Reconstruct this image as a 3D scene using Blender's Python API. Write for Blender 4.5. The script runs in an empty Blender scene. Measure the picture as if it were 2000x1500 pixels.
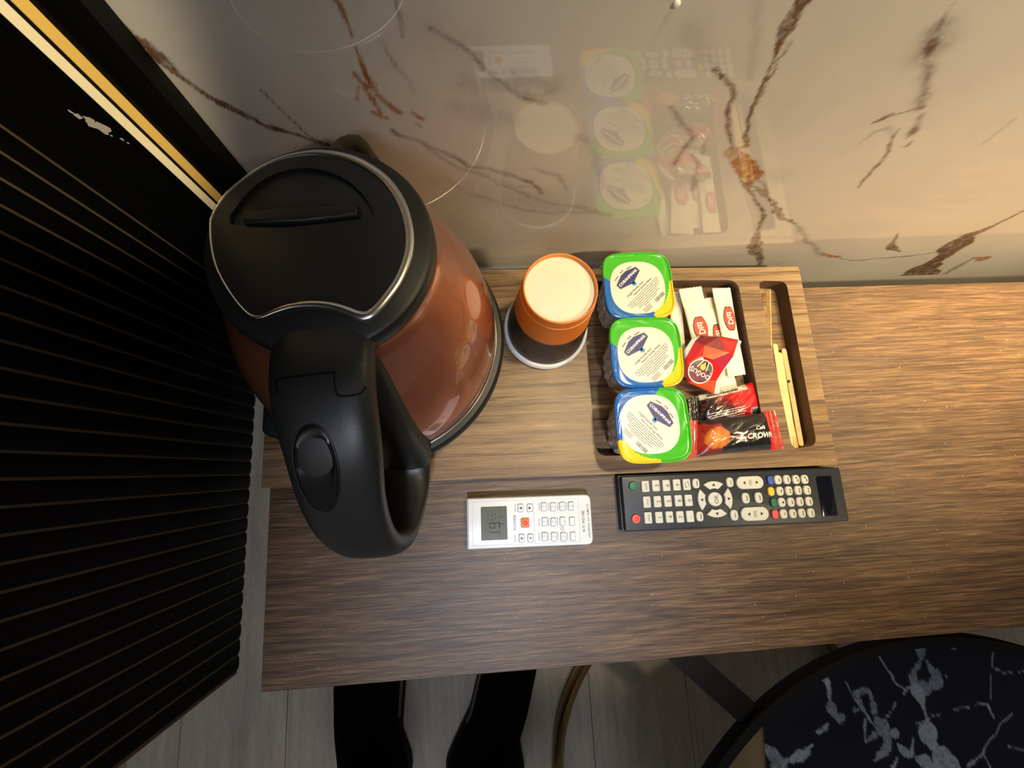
import bpy, bmesh, math, random
import numpy as np
from mathutils import Vector, Matrix
random.seed(4); rng = np.random.default_rng(4)
PI = math.pi
FZ = 0.60            # desk top stands 60 cm above the floor; all lengths below are in cm with z = 0 on the desk top
SC = bpy.context.scene; COL = SC.collection
def M3(x, y, z): return Vector((x*.01, y*.01, z*.01+FZ))

# ------------------------------------------------------------------ camera
cam = bpy.data.cameras.new('camera'); camo = bpy.data.objects.new('camera', cam); COL.objects.link(camo)
R3 = Matrix(((0.997535886, 0.044484656, -0.054252006), (-0.054216656, 0.979565975, -0.193677711), (0.044527733, 0.196141828, 0.979564017)))
camo.matrix_world = Matrix.Translation(M3(0, 0, 42)) @ R3.to_4x4()
cam.sensor_width = 36; cam.lens = 841.7/2000*36; cam.clip_start = .01; cam.clip_end = 30
SC.camera = camo
# ------------------------------------------------------------------ light and exposure
w = bpy.data.worlds.new('room_light'); SC.world = w; w.use_nodes = True
w.node_tree.nodes['Background'].inputs[0].default_value = (1.0, .92, .84, 1)
w.node_tree.nodes['Background'].inputs[1].default_value = .09
def area(name, loc, target, size, power, col, spread=180, shape='RECTANGLE'):
    l = bpy.data.lights.new(name, 'AREA'); l.shape = shape; l.size = size[0]*.01; l.size_y = size[1]*.01
    l.energy = power; l.color = col; l.spread = math.radians(spread)
    o = bpy.data.objects.new(name, l); COL.objects.link(o); o.location = M3(*loc)
    o.rotation_euler = (M3(*target)-M3(*loc)).to_track_quat('-Z', 'Y').to_euler(); return o
def spot(name, loc, target, power, col, angle, blend, rad):
    l = bpy.data.lights.new(name, 'SPOT'); l.energy = power; l.color = col; l.spot_size = math.radians(angle); l.spot_blend = blend; l.shadow_soft_size = rad*.01
    o = bpy.data.objects.new(name, l); COL.objects.link(o); o.location = M3(*loc)
    o.rotation_euler = (M3(*target)-M3(*loc)).to_track_quat('-Z', 'Y').to_euler(); return o
spot('warm_downlight', (30, 15, 108), (26, 14, 0), 20.0, (1, .82, .47), 42, .45, 3.0)
spot('warm_room_lamp', (110, -52, 120), (54, 20, 34), 90.0, (1, .80, .48), 40, .9, 5)
area('wall_strip_light', (62, 14, 70), (62, 14.5, 0), (50, 2), 1.4, (1, .78, .42), 40)
spot('panel_downlight', (30, -18, 110), (-20.3, 19, 24), 46.0, (1, .84, .55), 8.5, .7, 1.2)  # added spot without a known fitting, only brightens the gold strips
spot('cool_downlight', (2, -60, 150), (3, -11, 0), 48.0, (.8, .87, 1), 22, .9, 5)
area('cool_room_light', (-30, -120, 150), (0, -20, 0), (60, 60), 3.8, (.86, .9, 1))
SC.view_settings.view_transform = 'Standard'; SC.view_settings.look = 'None'
SC.view_settings.gamma = 1; SC.view_settings.use_curve_mapping = False; SC.view_settings.exposure = 0.35
SC.cycles.use_denoising = True
SC.cycles.max_bounces = 10
# ---- measured coordinates (cm)
VEINS=[[0,1,[[-16.53,26.81,0.182],[-16.41,26.32,0.187],[-15.91,25.88,0.192],[-15.46,25.47,0.153],[-15.13,24.69,0.16],[-14.88,23.68,0.192],[-14.81,23.26,0.147],[-14.33,22.28,0.128],[-13.79,21.51,0.212],[-13.09,20.89,0.164],[-12.06,19.78,0.143],[-11.31,19.54,0.102],[-10.26,18.86,0.09],[-9.11,18.27,0.092]]],[0,0.8,[[-11.23,22.26,0.026],[-10.7,20.86,0.033],[-10.14,19.16,0.044],[-9.34,18.41,0.061]]],[0,0.5,[[-16.41,26.32,0.104],[-16.35,25.81,0.128],[-16.08,25.68,0.086]]],[1,1,[[-5.83,26.73,0.087],[-5.67,26.26,0.089],[-5.65,25.68,0.069],[-5.63,25.2,0.082]]],[1,1,[[-5.64,24.61,0.036],[-5.59,23.72,0.075],[-5.58,23.09,0.129],[-5.51,22.65,0.105]]],[1,0.8,[[-6.13,23.31,0.077],[-5.96,22.76,0.078],[-5.8,21.95,0.081],[-5.49,21.21,0.084],[-5.48,20.42,0.087]]],[1,0.8,[[-5.54,22.87,0.13],[-5.37,22.42,0.133],[-5.09,21.58,0.138],[-4.76,21.2,0.141],[-4.34,20.74,0.144]]],[1,0.8,[[-5.87,22.76,0.079],[-5.56,21.71,0.082],[-5.46,20.69,0.086]]],[1,0.8,[[-6.16,22.43,0.066],[-6.47,21.66,0.068]]],[1,0.8,[[-3.7,20.73,0.086],[-3.42,20.46,0.087],[-3.11,20.25,0.088]]],[1,0.8,[[-3.56,19.98,0.059],[-3.33,19.69,0.06]]],[1,0.8,[[-5.85,20.83,0.085],[-5.55,20.56,0.086],[-5.12,20.35,0.087]]],[1,0.8,[[-5.8,22.65,0.105],[-5.57,22.42,0.106],[-5.22,22.65,0.106]]],[0,0.6,[[-3.24,26.82,0.044],[-3.24,26.02,0.068],[-3.3,25.11,0.036]]],[0,0.6,[[-4.31,24.93,0.029],[-4.16,24.22,0.049],[-3.98,23.61,0.051]]],[2,0.4,[[-3.98,23.61,0.051],[-3.35,22.63,0.053],[-3.36,22.05,0.055]]],[2,0.8,[[-1.96,25.51,0.071],[-1.05,24.97,0.073],[-0.27,24.48,0.1],[0.18,23.9,0.051],[0.5,23.48,0.079],[1.14,22.82,0.054],[1.97,22.12,0.084],[3.06,21.56,0.144],[3.95,21.3,0.088]]],[0,0.5,[[-0.4,24.5,0.05],[-0.16,24.45,0.05]]],[0,0.6,[[0.08,23.95,0.026],[0.5,23.48,0.039]]],[0,0.7,[[2.79,21.62,0.072],[3.22,21.52,0.087]]],[2,0.35,[[-1.19,21.16,0.401],[0.61,20.61,0.591],[2.29,20.03,0.366]]],[2,0.35,[[-0.88,22.5,0.272],[1.14,22.6,0.382],[3.15,22.81,0.383],[4.46,22.22,0.339]]],[2,0.5,[[1.92,23.26,0.107],[2.23,23.04,0.108],[2.18,22.12,0.14],[3.77,21.86,0.114],[4.35,22.22,0.113]]],[2,0.8,[[-5.06,19.43,0.09],[-4.59,18.97,0.061],[-3.12,18.08,0.08],[-1.64,17.26,0.083],[-0.72,16.2,0.103],[0.69,15.98,0.087],[2.28,15.26,0.108],[3.68,14.51,0.13],[4.65,13.18,0.117]]],[0,0.6,[[-5.04,19.5,0.045],[-4.7,18.97,0.046]]],[0,0.6,[[-2.0,17.39,0.039],[-0.84,16.3,0.052]]],[0,0.6,[[3.26,14.63,0.055],[4.46,13.63,0.077]]],[2,0.6,[[-3.15,17.84,0.064],[-1.37,16.03,0.104],[0.68,15.01,0.108],[1.49,14.37,0.148],[4.76,12.25,0.12],[8.93,10.85,0.127],[10.72,9.98,0.131]]],[2,0.5,[[-2.23,15.09,0.071],[-1.01,13.37,0.113],[0.66,12.58,0.195],[3.67,11.05,0.165],[7.42,10.65,0.127],[9.85,10.29,0.086]]],[2,0.25,[[-2.81,14.7,0.538],[-0.16,13.78,0.934],[4.19,12.03,1.004],[8.93,10.85,0.508]]],[2,0.4,[[0.69,15.98,0.105],[0.55,15.01,0.108],[2.61,13.91,0.113],[5.03,13.62,0.115]]],[2,0.5,[[3.82,15.9,0.107],[5.65,15.07,0.11],[6.45,13.57,0.077]]],[2,0.4,[[6.16,18.78,0.163],[7.4,18.12,0.234],[8.16,15.98,0.217],[9.14,13.71,0.156]]],[2,0.2,[[-2.26,25.25,0.476],[0.2,24.5,0.625]]],[0,1,[[15.08,27.05,0.215],[15.07,26.29,0.298],[15.14,25.65,0.333],[15.24,25.06,0.158],[15.47,24.34,0.095],[15.8,23.11,0.072],[16.16,21.46,0.077],[16.55,20.02,0.082],[17.32,18.4,0.104],[17.88,17.69,0.071]]],[0,0.7,[[15.87,24.81,0.053],[15.91,24.23,0.055],[15.78,23.8,0.042],[16.1,22.99,0.072],[16.13,22.24,0.06],[16.36,21.32,0.078],[16.36,20.83,0.063]]],[0,0.9,[[12.72,23.36,0.14],[13.53,22.82,0.115],[14.29,22.26,0.148],[14.73,21.47,0.153],[14.9,20.63,0.126],[15.63,19.41,0.166],[16.31,18.42,0.104],[16.95,17.53,0.107]]],[2,0.3,[[10.43,25.45,0.504],[11.4,24.46,0.371],[12.64,23.47,0.223]]],[1,0.6,[[16.84,17.35,0.287],[17.65,16.77,0.514]]],[1,1,[[18.05,16.57,0.37],[19.36,15.33,0.581],[20.21,14.67,0.636],[20.32,13.99,0.406]]],[1,0.9,[[19.92,14.89,0.315],[20.54,14.98,0.118]]],[0,0.6,[[20.12,13.54,0.103],[21.15,13.39,0.104],[22.35,12.75,0.106]]],[0,0.6,[[20.88,12.8,0.105],[21.54,13.02,0.105],[22.51,12.25,0.108],[22.6,12.62,0.107]]],[1,0.6,[[16.71,17.71,0.071],[17.36,17.52,0.072],[18.0,17.6,0.072]]],[1,0.6,[[17.56,16.19,0.075],[18.34,15.56,0.077],[18.81,15.13,0.078]]],[1,0.6,[[20.5,14.44,0.08],[21.57,13.73,0.082],[22.52,12.62,0.085]]],[0,0.8,[[18.86,15.13,0.058],[20.12,13.54,0.062],[21.84,12.02,0.087],[23.29,10.63,0.113],[25.04,7.56,0.123],[26.2,5.09,0.316],[27.06,3.53,0.329],[28.77,1.79,0.344],[29.87,0.04,0.179]]],[0,0.8,[[22.68,12.24,0.086],[23.87,11.42,0.133],[25.26,10.0,0.209],[26.25,8.92,0.192],[28.13,8.07,0.099]]],[2,0.7,[[28.13,8.07,0.099],[31.46,4.82,0.162],[34.28,2.73,0.172],[35.63,1.81,0.176]]],[1,0.8,[[35.28,2.26,0.145],[36.72,1.54,0.237],[37.87,1.34,0.15]]],[0,0.6,[[38.13,1.02,0.09],[40.77,0.42,0.074],[43.21,0.72,0.093],[45.15,1.04,0.124],[46.35,1.19,0.093],[48.4,1.81,0.092]]],[0,0.5,[[22.46,26.66,0.025],[22.71,25.94,0.079],[23.02,25.46,0.054]]],[0,0.8,[[23.34,24.95,0.138],[23.51,24.59,0.252],[23.9,24.1,0.143]]],[2,0.9,[[22.81,25.65,0.266],[23.46,24.75,0.278],[24.76,23.29,0.238],[26.2,21.63,0.225],[26.98,20.63,0.134]]],[0,0.8,[[27.25,20.8,0.04],[26.76,20.66,0.083],[26.18,20.34,0.04],[25.5,20.05,0.102],[25.26,19.82,0.137],[24.91,19.56,0.041]]],[0,0.6,[[25.56,20.32,0.034],[25.2,20.02,0.068]]],[2,0.8,[[27.58,20.17,0.102],[28.06,19.38,0.176],[28.45,18.8,0.252],[28.53,18.37,0.073]]],[0,0.6,[[28.26,19.05,0.178],[28.55,18.63,0.145]]],[0,0.6,[[28.95,17.38,0.038],[29.33,17.5,0.113],[29.2,17.92,0.056]]],[0,0.7,[[27.23,19.07,0.053],[27.41,18.39,0.091],[28.17,17.3,0.113],[28.87,15.92,0.139],[29.22,14.53,0.145],[29.69,13.01,0.043]]],[2,0.5,[[25.64,17.9,0.055],[25.7,18.76,0.071],[26.26,19.17,0.07],[27.41,18.39,0.073]]],[2,0.4,[[34.7,17.54,0.039],[34.55,18.61,0.056],[34.35,19.77,0.036]]],[0,1,[[48.49,9.69,0.077],[48.53,8.48,0.132],[48.58,6.85,0.165],[48.48,5.74,0.282],[47.97,5.11,0.685],[48.44,3.96,0.822],[49.68,1.86,0.555],[50.24,0.52,0.572],[50.63,-1.61,0.931],[51.57,-3.71,1.529],[52.9,-6.31,1.905],[54.64,-8.89,2.005]]],[0,0.6,[[48.48,5.74,0.113],[47.4,4.32,0.116]]],[0,0.8,[[39.91,5.86,0.054],[41.06,4.14,0.171],[41.82,3.12,0.292],[43.8,2.19,0.09]]],[1,0.8,[[54.32,0.19,0.13],[55.94,-0.18,0.527],[55.97,0.19,0.131]]],[0,0.6,[[54.32,0.19,0.195],[54.67,-1.14,0.2],[55.4,-4.24,0.284],[55.66,-5.93,0.367]]],[2,0.8,[[11.33,20.96,0.061],[12.83,19.46,0.098],[13.74,18.71,0.101],[13.61,17.41,0.124],[13.63,16.09,0.111]]],[2,0.7,[[14.46,17.03,0.072],[15.57,15.22,0.115],[16.18,13.19,0.122]]],[2,0.6,[[14.72,18.45,0.068],[15.14,17.2,0.072]]],[0,0.5,[[13.78,18.63,0.034],[13.61,17.41,0.071],[13.59,16.19,0.074]]],[2,0.25,[[12.93,26.88,0.191],[13.98,24.97,0.158],[15.02,22.75,0.087]]],[2,0.2,[[21.15,14.86,0.634],[22.37,14.39,0.485]]]]
TVEINS=[[3,0.9,[[38.33,-26.87,0.257],[39.14,-26.54,0.368],[39.72,-27.4,0.294],[39.79,-28.47,0.256],[39.57,-29.34,0.182]]],[3,0.6,[[39.45,-29.92,0.291],[39.72,-30.98,0.435],[40.41,-31.76,0.47],[40.83,-31.28,0.254]]],[3,0.85,[[37.4,-32.77,0.251],[38.3,-32.53,0.287],[38.78,-31.95,0.144]]],[3,0.9,[[33.52,-35.43,0.282],[34.55,-35.03,0.601],[35.55,-34.85,0.496],[36.44,-33.97,0.142]]],[3,0.6,[[30.93,-33.98,0.529],[31.71,-34.95,0.598],[32.22,-36.06,0.35]]],[3,0.9,[[32.45,-36.08,0.21],[33.2,-35.27,0.141]]],[3,0.8,[[42.0,-27.78,0.055],[42.56,-29.2,0.055],[43.26,-30.52,0.11],[44.72,-32.82,0.073]]],[3,0.6,[[42.95,-29.13,0.403],[44.03,-28.74,0.331],[44.83,-29.06,0.221],[44.89,-30.12,0.257],[44.85,-31.17,0.475]]],[3,0.6,[[43.18,-29.78,0.256],[43.68,-30.87,0.182]]],[3,0.6,[[45.01,-32.12,0.473],[45.74,-32.9,0.436],[44.15,-33.7,0.253],[43.44,-34.16,0.144]]],[3,0.65,[[45.72,-33.31,0.435],[45.84,-34.35,0.615],[45.37,-35.33,0.432],[43.81,-36.25,0.215]]],[3,0.7,[[45.89,-34.14,0.253],[46.89,-33.57,0.363],[46.9,-34.02,0.181]]],[3,0.85,[[46.98,-34.74,0.145],[47.63,-35.61,0.361],[48.51,-36.02,0.181],[49.11,-34.29,0.055]]],[3,0.85,[[46.62,-36.24,0.108],[45.79,-37.16,0.25]]],[3,0.5,[[52.5,-23.51,0.457],[52.38,-24.83,0.644],[52.25,-26.04,0.113]]],[3,0.6,[[51.92,-26.34,0.263],[50.95,-27.14,0.337],[50.62,-27.98,0.448],[51.15,-28.88,0.521]]],[3,0.6,[[52.85,-26.19,0.189],[53.23,-27.2,0.414],[53.85,-27.79,0.676],[53.63,-28.64,0.449],[52.62,-29.1,0.485],[51.6,-29.13,0.559]]],[3,1,[[50.46,-28.62,0.186],[51.07,-29.73,0.557],[51.11,-30.59,0.444],[51.19,-31.23,0.185]]],[3,0.7,[[51.19,-31.23,0.332],[51.23,-32.07,0.184]]],[3,1,[[51.37,-32.5,0.368],[51.33,-33.33,0.55],[50.76,-34.42,0.729],[51.25,-35.39,0.364]]],[3,0.95,[[50.97,-34.54,0.255],[51.93,-35.64,0.437],[52.34,-36.9,1.087],[53.31,-37.88,1.085]]],[3,0.9,[[49.02,-36.43,0.253],[50.12,-36.92,0.722],[51.42,-37.61,0.721]]],[3,0.85,[[46.67,-24.32,0.085],[47.44,-26.45,0.084],[49.56,-29.19,0.083]]],[3,0.85,[[55.64,-24.4,0.086],[57.74,-24.28,0.086],[59.81,-24.36,0.086],[61.93,-25.18,0.087]]],[3,0.85,[[62.34,-23.74,0.087],[61.22,-27.45,0.086],[62.61,-28.21,0.086],[65.19,-28.29,0.086]]],[3,0.85,[[54.97,-31.72,0.083],[57.03,-31.56,0.084]]],[3,0.85,[[57.84,-31.41,0.084],[59.36,-31.42,0.084],[59.82,-32.94,0.084]]],[3,0.85,[[62.3,-32.71,0.084],[60.14,-34.01,0.084],[57.36,-36.69,0.082],[55.03,-37.9,0.082]]],[3,0.85,[[57.36,-36.69,0.082],[57.94,-38.13,0.082]]],[3,0.85,[[60.78,-36.14,0.083],[62.59,-36.79,0.083]]],[3,0.85,[[51.87,-32.02,0.083],[53.13,-32.01,0.083]]],[3,0.85,[[49.63,-32.99,0.082],[50.9,-32.88,0.083]]],[3,0.85,[[47.76,-30.44,0.083],[46.0,-32.09,0.082]]],[3,0.85,[[43.57,-31.9,0.082],[43.08,-34.33,0.081]]],[3,0.85,[[60.77,-28.29,0.085],[60.04,-30.83,0.085]]],[3,0.85,[[50.04,-28.27,0.084],[50.74,-28.53,0.084],[48.97,-29.58,0.083]]],[3,0.85,[[56.48,-25.12,0.086],[56.89,-25.04,0.086]]],[3,0.85,[[54.92,-28.08,0.085],[55.05,-28.18,0.085]]],[3,0.85,[[42.51,-30.57,0.082],[42.3,-30.97,0.082],[42.95,-30.81,0.082]]]]
LID=[[-13.71,12.99],[-13.52,11.58],[-13.12,10.37],[-12.43,9.17],[-11.77,8.32],[-11.3,7.96],[-10.85,7.96],[-10.18,8.22],[-9.43,8.44],[-8.52,8.49],[-7.59,8.37],[-6.82,8.1],[-6.27,7.85],[-5.85,7.79],[-5.46,8.0],[-4.96,8.57],[-4.33,9.48],[-3.93,10.42],[-3.73,11.29],[-3.72,12.36],[-3.99,13.64],[-4.48,14.67],[-5.15,15.53],[-6.15,16.31],[-7.15,16.77],[-8.32,17.03],[-9.31,17.0],[-10.44,16.73],[-11.39,16.23],[-12.31,15.49],[-12.98,14.77],[-13.4,14.05],[-13.63,13.52]]
POCKET=[[-12.73,12.96],[-10.72,12.68],[-8.98,12.72],[-6.27,13.04],[-5.53,13.13],[-5.71,13.77],[-6.21,14.62],[-6.96,15.33],[-7.87,15.85],[-8.95,16.11],[-10.08,15.99],[-11.11,15.56],[-11.94,14.75],[-12.52,13.85]]
LEVER=[[-11.94,12.85],[-8.99,12.86],[-6.27,13.15],[-6.28,13.74],[-9.02,13.72],[-11.99,13.61]]
SPOUT=[[-8.46,17.86,20.6],[-8.14,18.38,20.6],[-7.76,18.74,20.6],[-7.25,18.96,20.6],[-6.69,18.92,20.6],[-6.26,18.57,20.5],[-5.79,17.83,20.3],[-5.35,17.11,20.0]]
TVF=[[22.3,-3.8],-0.0156,21.04,4.87]
TVB=[["green",-9.49,1.54,0.86,0.86,""],["red",-9.52,-1.36,0.85,0.85,"power"],["rect",-8.39,1.46,0.74,1.06,"SLEEP"],["rect",-7.41,1.49,0.74,1.07,"3"],["rect",-6.43,1.47,0.74,1.07,"6"],["rect",-5.45,1.48,0.74,1.07,"9"],["rect",-4.51,1.48,0.74,1.07,"swap"],["rect",-8.39,0.07,0.73,1.06,"P.MODE"],["rect",-7.41,0.07,0.73,1.06,"2"],["rect",-6.44,0.07,0.73,1.06,"5"],["rect",-5.45,0.07,0.74,1.06,"8"],["rect",-4.5,0.06,0.74,1.07,"0"],["rect",-8.41,-1.31,0.73,1.05,"S.MODE"],["rect",-7.41,-1.32,0.73,1.05,"1"],["rect",-6.44,-1.32,0.73,1.05,"4"],["rect",-5.46,-1.35,0.73,1.06,"7"],["rect",-4.53,-1.35,0.73,1.06,"-/--"],["oval",-3.62,1.53,0.7,0.92,"word"],["oval",-3.62,-1.4,0.69,0.91,"word"],["oval",-0.4,1.51,0.7,0.93,"EXIT"],["ok",-2.0,0.06,1.33,1.27,"OK"],["oval",-0.4,-1.43,0.75,0.99,"MENU"],["oval",0.9,0.03,0.76,1.0,"word"],["oval",2.13,0.02,0.76,1.01,"word"],["pill",1.5,1.41,2.57,1.16,"CH"],["pill",1.54,-1.39,2.6,1.21,"VOL"],["pad",3.51,1.54,0.69,0.86,"blue"],["pad",3.41,0.53,0.69,0.86,"yellow"],["pad",3.52,-0.48,0.68,0.85,"green"],["pad",3.47,-1.52,0.68,0.85,"red"],["oval",4.22,1.55,0.73,0.88,"ff"],["oval",5.08,1.54,0.73,0.88,"word"],["oval",5.96,1.51,0.73,0.88,"dot"],["oval",6.8,1.49,0.73,0.88,"dot"],["oval",4.25,0.52,0.72,0.87,"rew"],["oval",5.11,0.51,0.73,0.87,"word"],["oval",6.0,0.52,0.73,0.88,"word"],["oval",6.87,0.5,0.73,0.88,"word"],["oval",4.26,-0.49,0.72,0.87,"stop"],["oval",5.13,-0.51,0.72,0.87,"prev"],["oval",5.99,-0.5,0.72,0.87,"word"],["oval",6.87,-0.51,0.73,0.87,"word"],["oval",4.26,-1.52,0.72,0.86,"play"],["oval",5.14,-1.53,0.72,0.86,"next"],["oval",6.0,-1.53,0.72,0.87,"word"],["oval",6.87,-1.54,0.72,0.87,"word"],["window",8.76,-0.07,1.52,3.65,""]]
ACF=[[3.17,-4.72],-0.0224,11.32,4.38]
ACB=[["lcd",-3.23,-0.02,2.35,2.9,"19"],["key",-0.81,1.22,0.5,0.73,"up"],["key",0.03,1.2,0.5,0.73,"down"],["key",-0.8,-1.39,0.5,0.72,"snow"],["key",-0.01,-1.4,0.5,0.73,"sun"],["power",-0.44,-0.09,0.8,0.87,"power"],["key",1.32,1.25,0.51,0.76,"3"],["key",2.16,1.22,0.51,0.76,"6"],["key",3.0,1.22,0.51,0.76,"9"],["key",3.81,1.23,0.51,0.76,"OK"],["key",1.33,-0.05,0.5,0.75,"2"],["key",2.13,-0.11,0.5,0.75,"5"],["key",2.96,-0.08,0.5,0.76,"8"],["key",3.83,-0.11,0.51,0.76,"0"],["key",1.27,-1.33,0.5,0.75,"1"],["key",2.1,-1.37,0.5,0.75,"4"],["key",2.96,-1.4,0.5,0.75,"7"],["key",3.83,-1.4,0.5,0.75,"*"],["reset",2.91,-0.71,0.34,0.34,""],["text",-1.37,-0.02,0.31,1.32,"POWER"],["text",4.88,-0.12,0.35,1.83,"KT-9018E"],["text",5.34,-0.13,0.21,2.96,"UNIVERSAL A/C REMOTE"],["word",-1.29,1.24,0.14,0.66,""],["word",-1.38,-1.36,0.14,0.65,""],["word",0.9,1.26,0.14,0.67,""],["word",0.84,-0.07,0.14,0.66,""],["word",0.78,-1.35,0.14,0.66,""],["word",1.74,1.24,0.14,0.67,""],["word",1.67,-0.1,0.14,0.66,""],["word",1.61,-1.35,0.14,0.66,""],["word",2.58,1.24,0.14,0.67,""],["word",2.51,-0.06,0.14,0.66,""],["word",2.48,-1.38,0.14,0.66,""],["word",3.39,1.21,0.14,0.67,""],["word",3.34,-1.41,0.14,0.66,""]]
SUGAR=[[[23.33,17.03,1.5],[25.23,17.02,1.5],[25.38,7.99,1.5],[23.57,7.76,1.5]],[[21.98,16.06,1.0],[23.64,16.28,1.0],[24.63,6.78,1.0],[22.91,6.5,1.0]],[[19.79,17.0,1.6],[22.18,17.25,1.6],[22.79,8.5,1.6],[20.68,8.18,1.6]],[[19.16,17.03,0.8],[20.37,17.1,0.8],[19.9,8.13,0.8],[18.12,8.05,0.8]]]
COFFEE=[[[19.33,5.89,1.6],[26.93,7.33,1.6],[27.08,4.02,1.6],[19.1,2.73,1.6]],[[18.79,3.56,2.2],[27.17,4.18,2.2],[27.41,0.48,2.2],[18.17,0.11,2.2]]]
TEA=[[19.95,11.55,2.6],[20.63,11.65,2.9],[22.49,11.47,3.1],[24.36,11.11,2.9],[23.18,9.81,3.1],[23.81,9.57,2.5],[22.49,8.17,2.6],[21.73,7.22,2.6],[21.47,5.99,2.3],[18.92,7.16,2.6],[18.83,8.73,2.9],[18.88,9.46,2.8],[20.08,11.15,2.8],[20.7,10.57,3.3],[22.61,9.87,3.3],[21.17,9.08,3.6],[20.36,9.5,3.3],[19.6,9.4,3.1],[24.7,10.96,2.8],[24.43,10.17,2.5],[23.62,9.15,2.3],[22.53,7.96,2.3],[22.23,6.05,2.0],[18.98,10.37,2.6],[20.88,7.24,2.9]]
TEALOGO=[20.07,8.12,3.1]
STIR=[[[29.13,10.98,1.0],[28.88,0.51,0.9]],[[29.34,10.1,1.25],[29.15,1.66,1.25]],[[30.18,10.55,0.85],[30.23,0.69,0.8]],[[29.47,7.45,0.75],[29.77,0.43,0.65]],[[29.48,16.83,1.2],[27.99,10.18,1.9]]]
BURN=[29.91,7.17,1.0]
CUPS=[[13.63,15.47,7.0],[13.6,9.29,7.0],[13.35,3.12,7.0]]
DOT=[9.24,20.2,26.65]
SCUFF=[-19.87,18.7,21.71]
# ------------------------------------------------------------------ helpers
class MB:
    """collects polygons in cm"""
    def __init__(s): s.v = []; s.f = []; s.m = []; s.uv = {}
    def add(s, verts, faces, mi=0):
        o = len(s.v); s.v += [tuple(map(float, p)) for p in verts]; s.f += [tuple(i+o for i in f) for f in faces]; s.m += [mi]*len(faces)
    def box(s, c, d, rz=0, mi=0, taper=0):
        x, y, z = [k/2 for k in d]; t = 1-taper
        P = [(-x, -y, -z), (x, -y, -z), (x, y, -z), (-x, y, -z), (-x*t, -y*t, z), (x*t, -y*t, z), (x*t, y*t, z), (-x*t, y*t, z)]
        ca, sa = math.cos(rz), math.sin(rz)
        P = [(c[0]+a*ca-b*sa, c[1]+a*sa+b*ca, c[2]+q) for a, b, q in P]
        s.add(P, [(3, 2, 1, 0), (4, 5, 6, 7), (0, 1, 5, 4), (1, 2, 6, 5), (2, 3, 7, 6), (3, 0, 4, 7)], mi)
    def rings(s, rings, closed=True, cap0=False, cap1=False, mi=0):
        n = len(rings[0]); V = [p for r in rings for p in r]; F = []
        for i in range(len(rings)-1):
            for j in range(n if closed else n-1):
                k = (j+1) % n; F.append((i*n+j, i*n+k, (i+1)*n+k, (i+1)*n+j))
        if cap0: F.append(tuple(range(n))[::-1])
        if cap1: F.append(tuple((len(rings)-1)*n+j for j in range(n)))
        s.add(V, F, mi)
    def lathe(s, prof, c=(0, 0), n=64, cap0=False, cap1=False, mi=0, cfun=None):
        R = []
        for r, z in prof:
            cx, cy = cfun(z) if cfun else c
            R.append([(cx+r*math.cos(2*PI*j/n), cy+r*math.sin(2*PI*j/n), z) for j in range(n)])
        s.rings(R, True, cap0, cap1, mi)
    def tube(s, pts, rad, n=10, closed=False, mi=0, flat=1.0):
        P = [Vector(p) for p in pts]; R = []; L = len(P)
        for i, p in enumerate(P):
            a = P[(i-1) % L] if (closed or i > 0) else p; b = P[(i+1) % L] if (closed or i < L-1) else p
            t = (b-a).normalized(); up = Vector((0, 0, 1)) if abs(t.z) < .95 else Vector((1, 0, 0))
            u = t.cross(up).normalized(); w_ = u.cross(t).normalized(); r = rad[i] if hasattr(rad, '__len__') else rad
            R.append([tuple(p+u*(r*math.cos(2*PI*j/n))+w_*(r*flat*math.sin(2*PI*j/n))) for j in range(n)])
        if closed: R.append(R[0])
        s.rings(R, True, not closed, not closed, mi)
    def plate(s, outline, z0, z1, mi=0):
        n = len(outline); V = [(x, y, z0) for x, y in outline]+[(x, y, z1) for x, y in outline]
        F = [tuple(range(n))[::-1], tuple(range(n, 2*n))]+[(i, (i+1) % n, n+(i+1) % n, n+i) for i in range(n)]
        s.add(V, F, mi)
    def rplate(s, outline, z0, z1, b=.05, mi=0):
        """plate with rounded top edge; outline counter-clockwise"""
        def inset(o, d):
            n = len(o); out = []
            for i in range(n):
                p, a, q = Vector(o[i-1]), Vector(o[i]), Vector(o[(i+1) % n])
                e1 = (a-p).normalized(); e2 = (q-a).normalized(); nn = Vector((-e1.y-e2.y, e1.x+e2.x))
                l = nn.length or 1; nn /= l; k = max(.4, nn.dot(Vector((-e1.y, e1.x)))); out.append((a+nn*(d/k))[:])
            return out
        R = [[(x, y, z0) for x, y in outline]]
        for t in (0, .35, .7, 1):
            a = t*PI/2; R.append([(x, y, z1-b+b*math.sin(a)) for x, y in inset(outline, b*(1-math.cos(a)))])
        s.rings(R, True, True, True, mi)
    def build(s, name, mats, parent=None, smooth=True, loc=None, angle=35, cols=None, label=None):
        o_ = loc if loc is not None else (tuple(getattr(parent, 'org')) if False else ORG.get(parent.name, (0, 0, 0)) if parent is not None else (0, 0, 0))
        me = bpy.data.meshes.new(name)
        me.from_pydata([((x-o_[0])*.01, (y-o_[1])*.01, (z-o_[2])*.01) for x, y, z in s.v], [], s.f)
        mats = mats if isinstance(mats, (list, tuple)) else [mats]
        for m in mats: me.materials.append(m)
        if len(mats) > 1: me.polygons.foreach_set('material_index', s.m)
        if cols is not None:
            at = me.color_attributes.new('Col', 'FLOAT_COLOR', 'POINT'); at.data.foreach_set('color', np.asarray(cols, dtype=np.float32).ravel())
        me.update(); me.validate()
        if smooth: me.shade_smooth(); me.set_sharp_from_angle(angle=math.radians(angle))
        ob = bpy.data.objects.new(name, me); COL.objects.link(ob)
        if parent is not None: ob.parent = parent
        else: ob.location = M3(*o_)
        ORG[ob.name] = o_
        if label: ob['label'] = label
        return ob
ORG = {}
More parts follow.
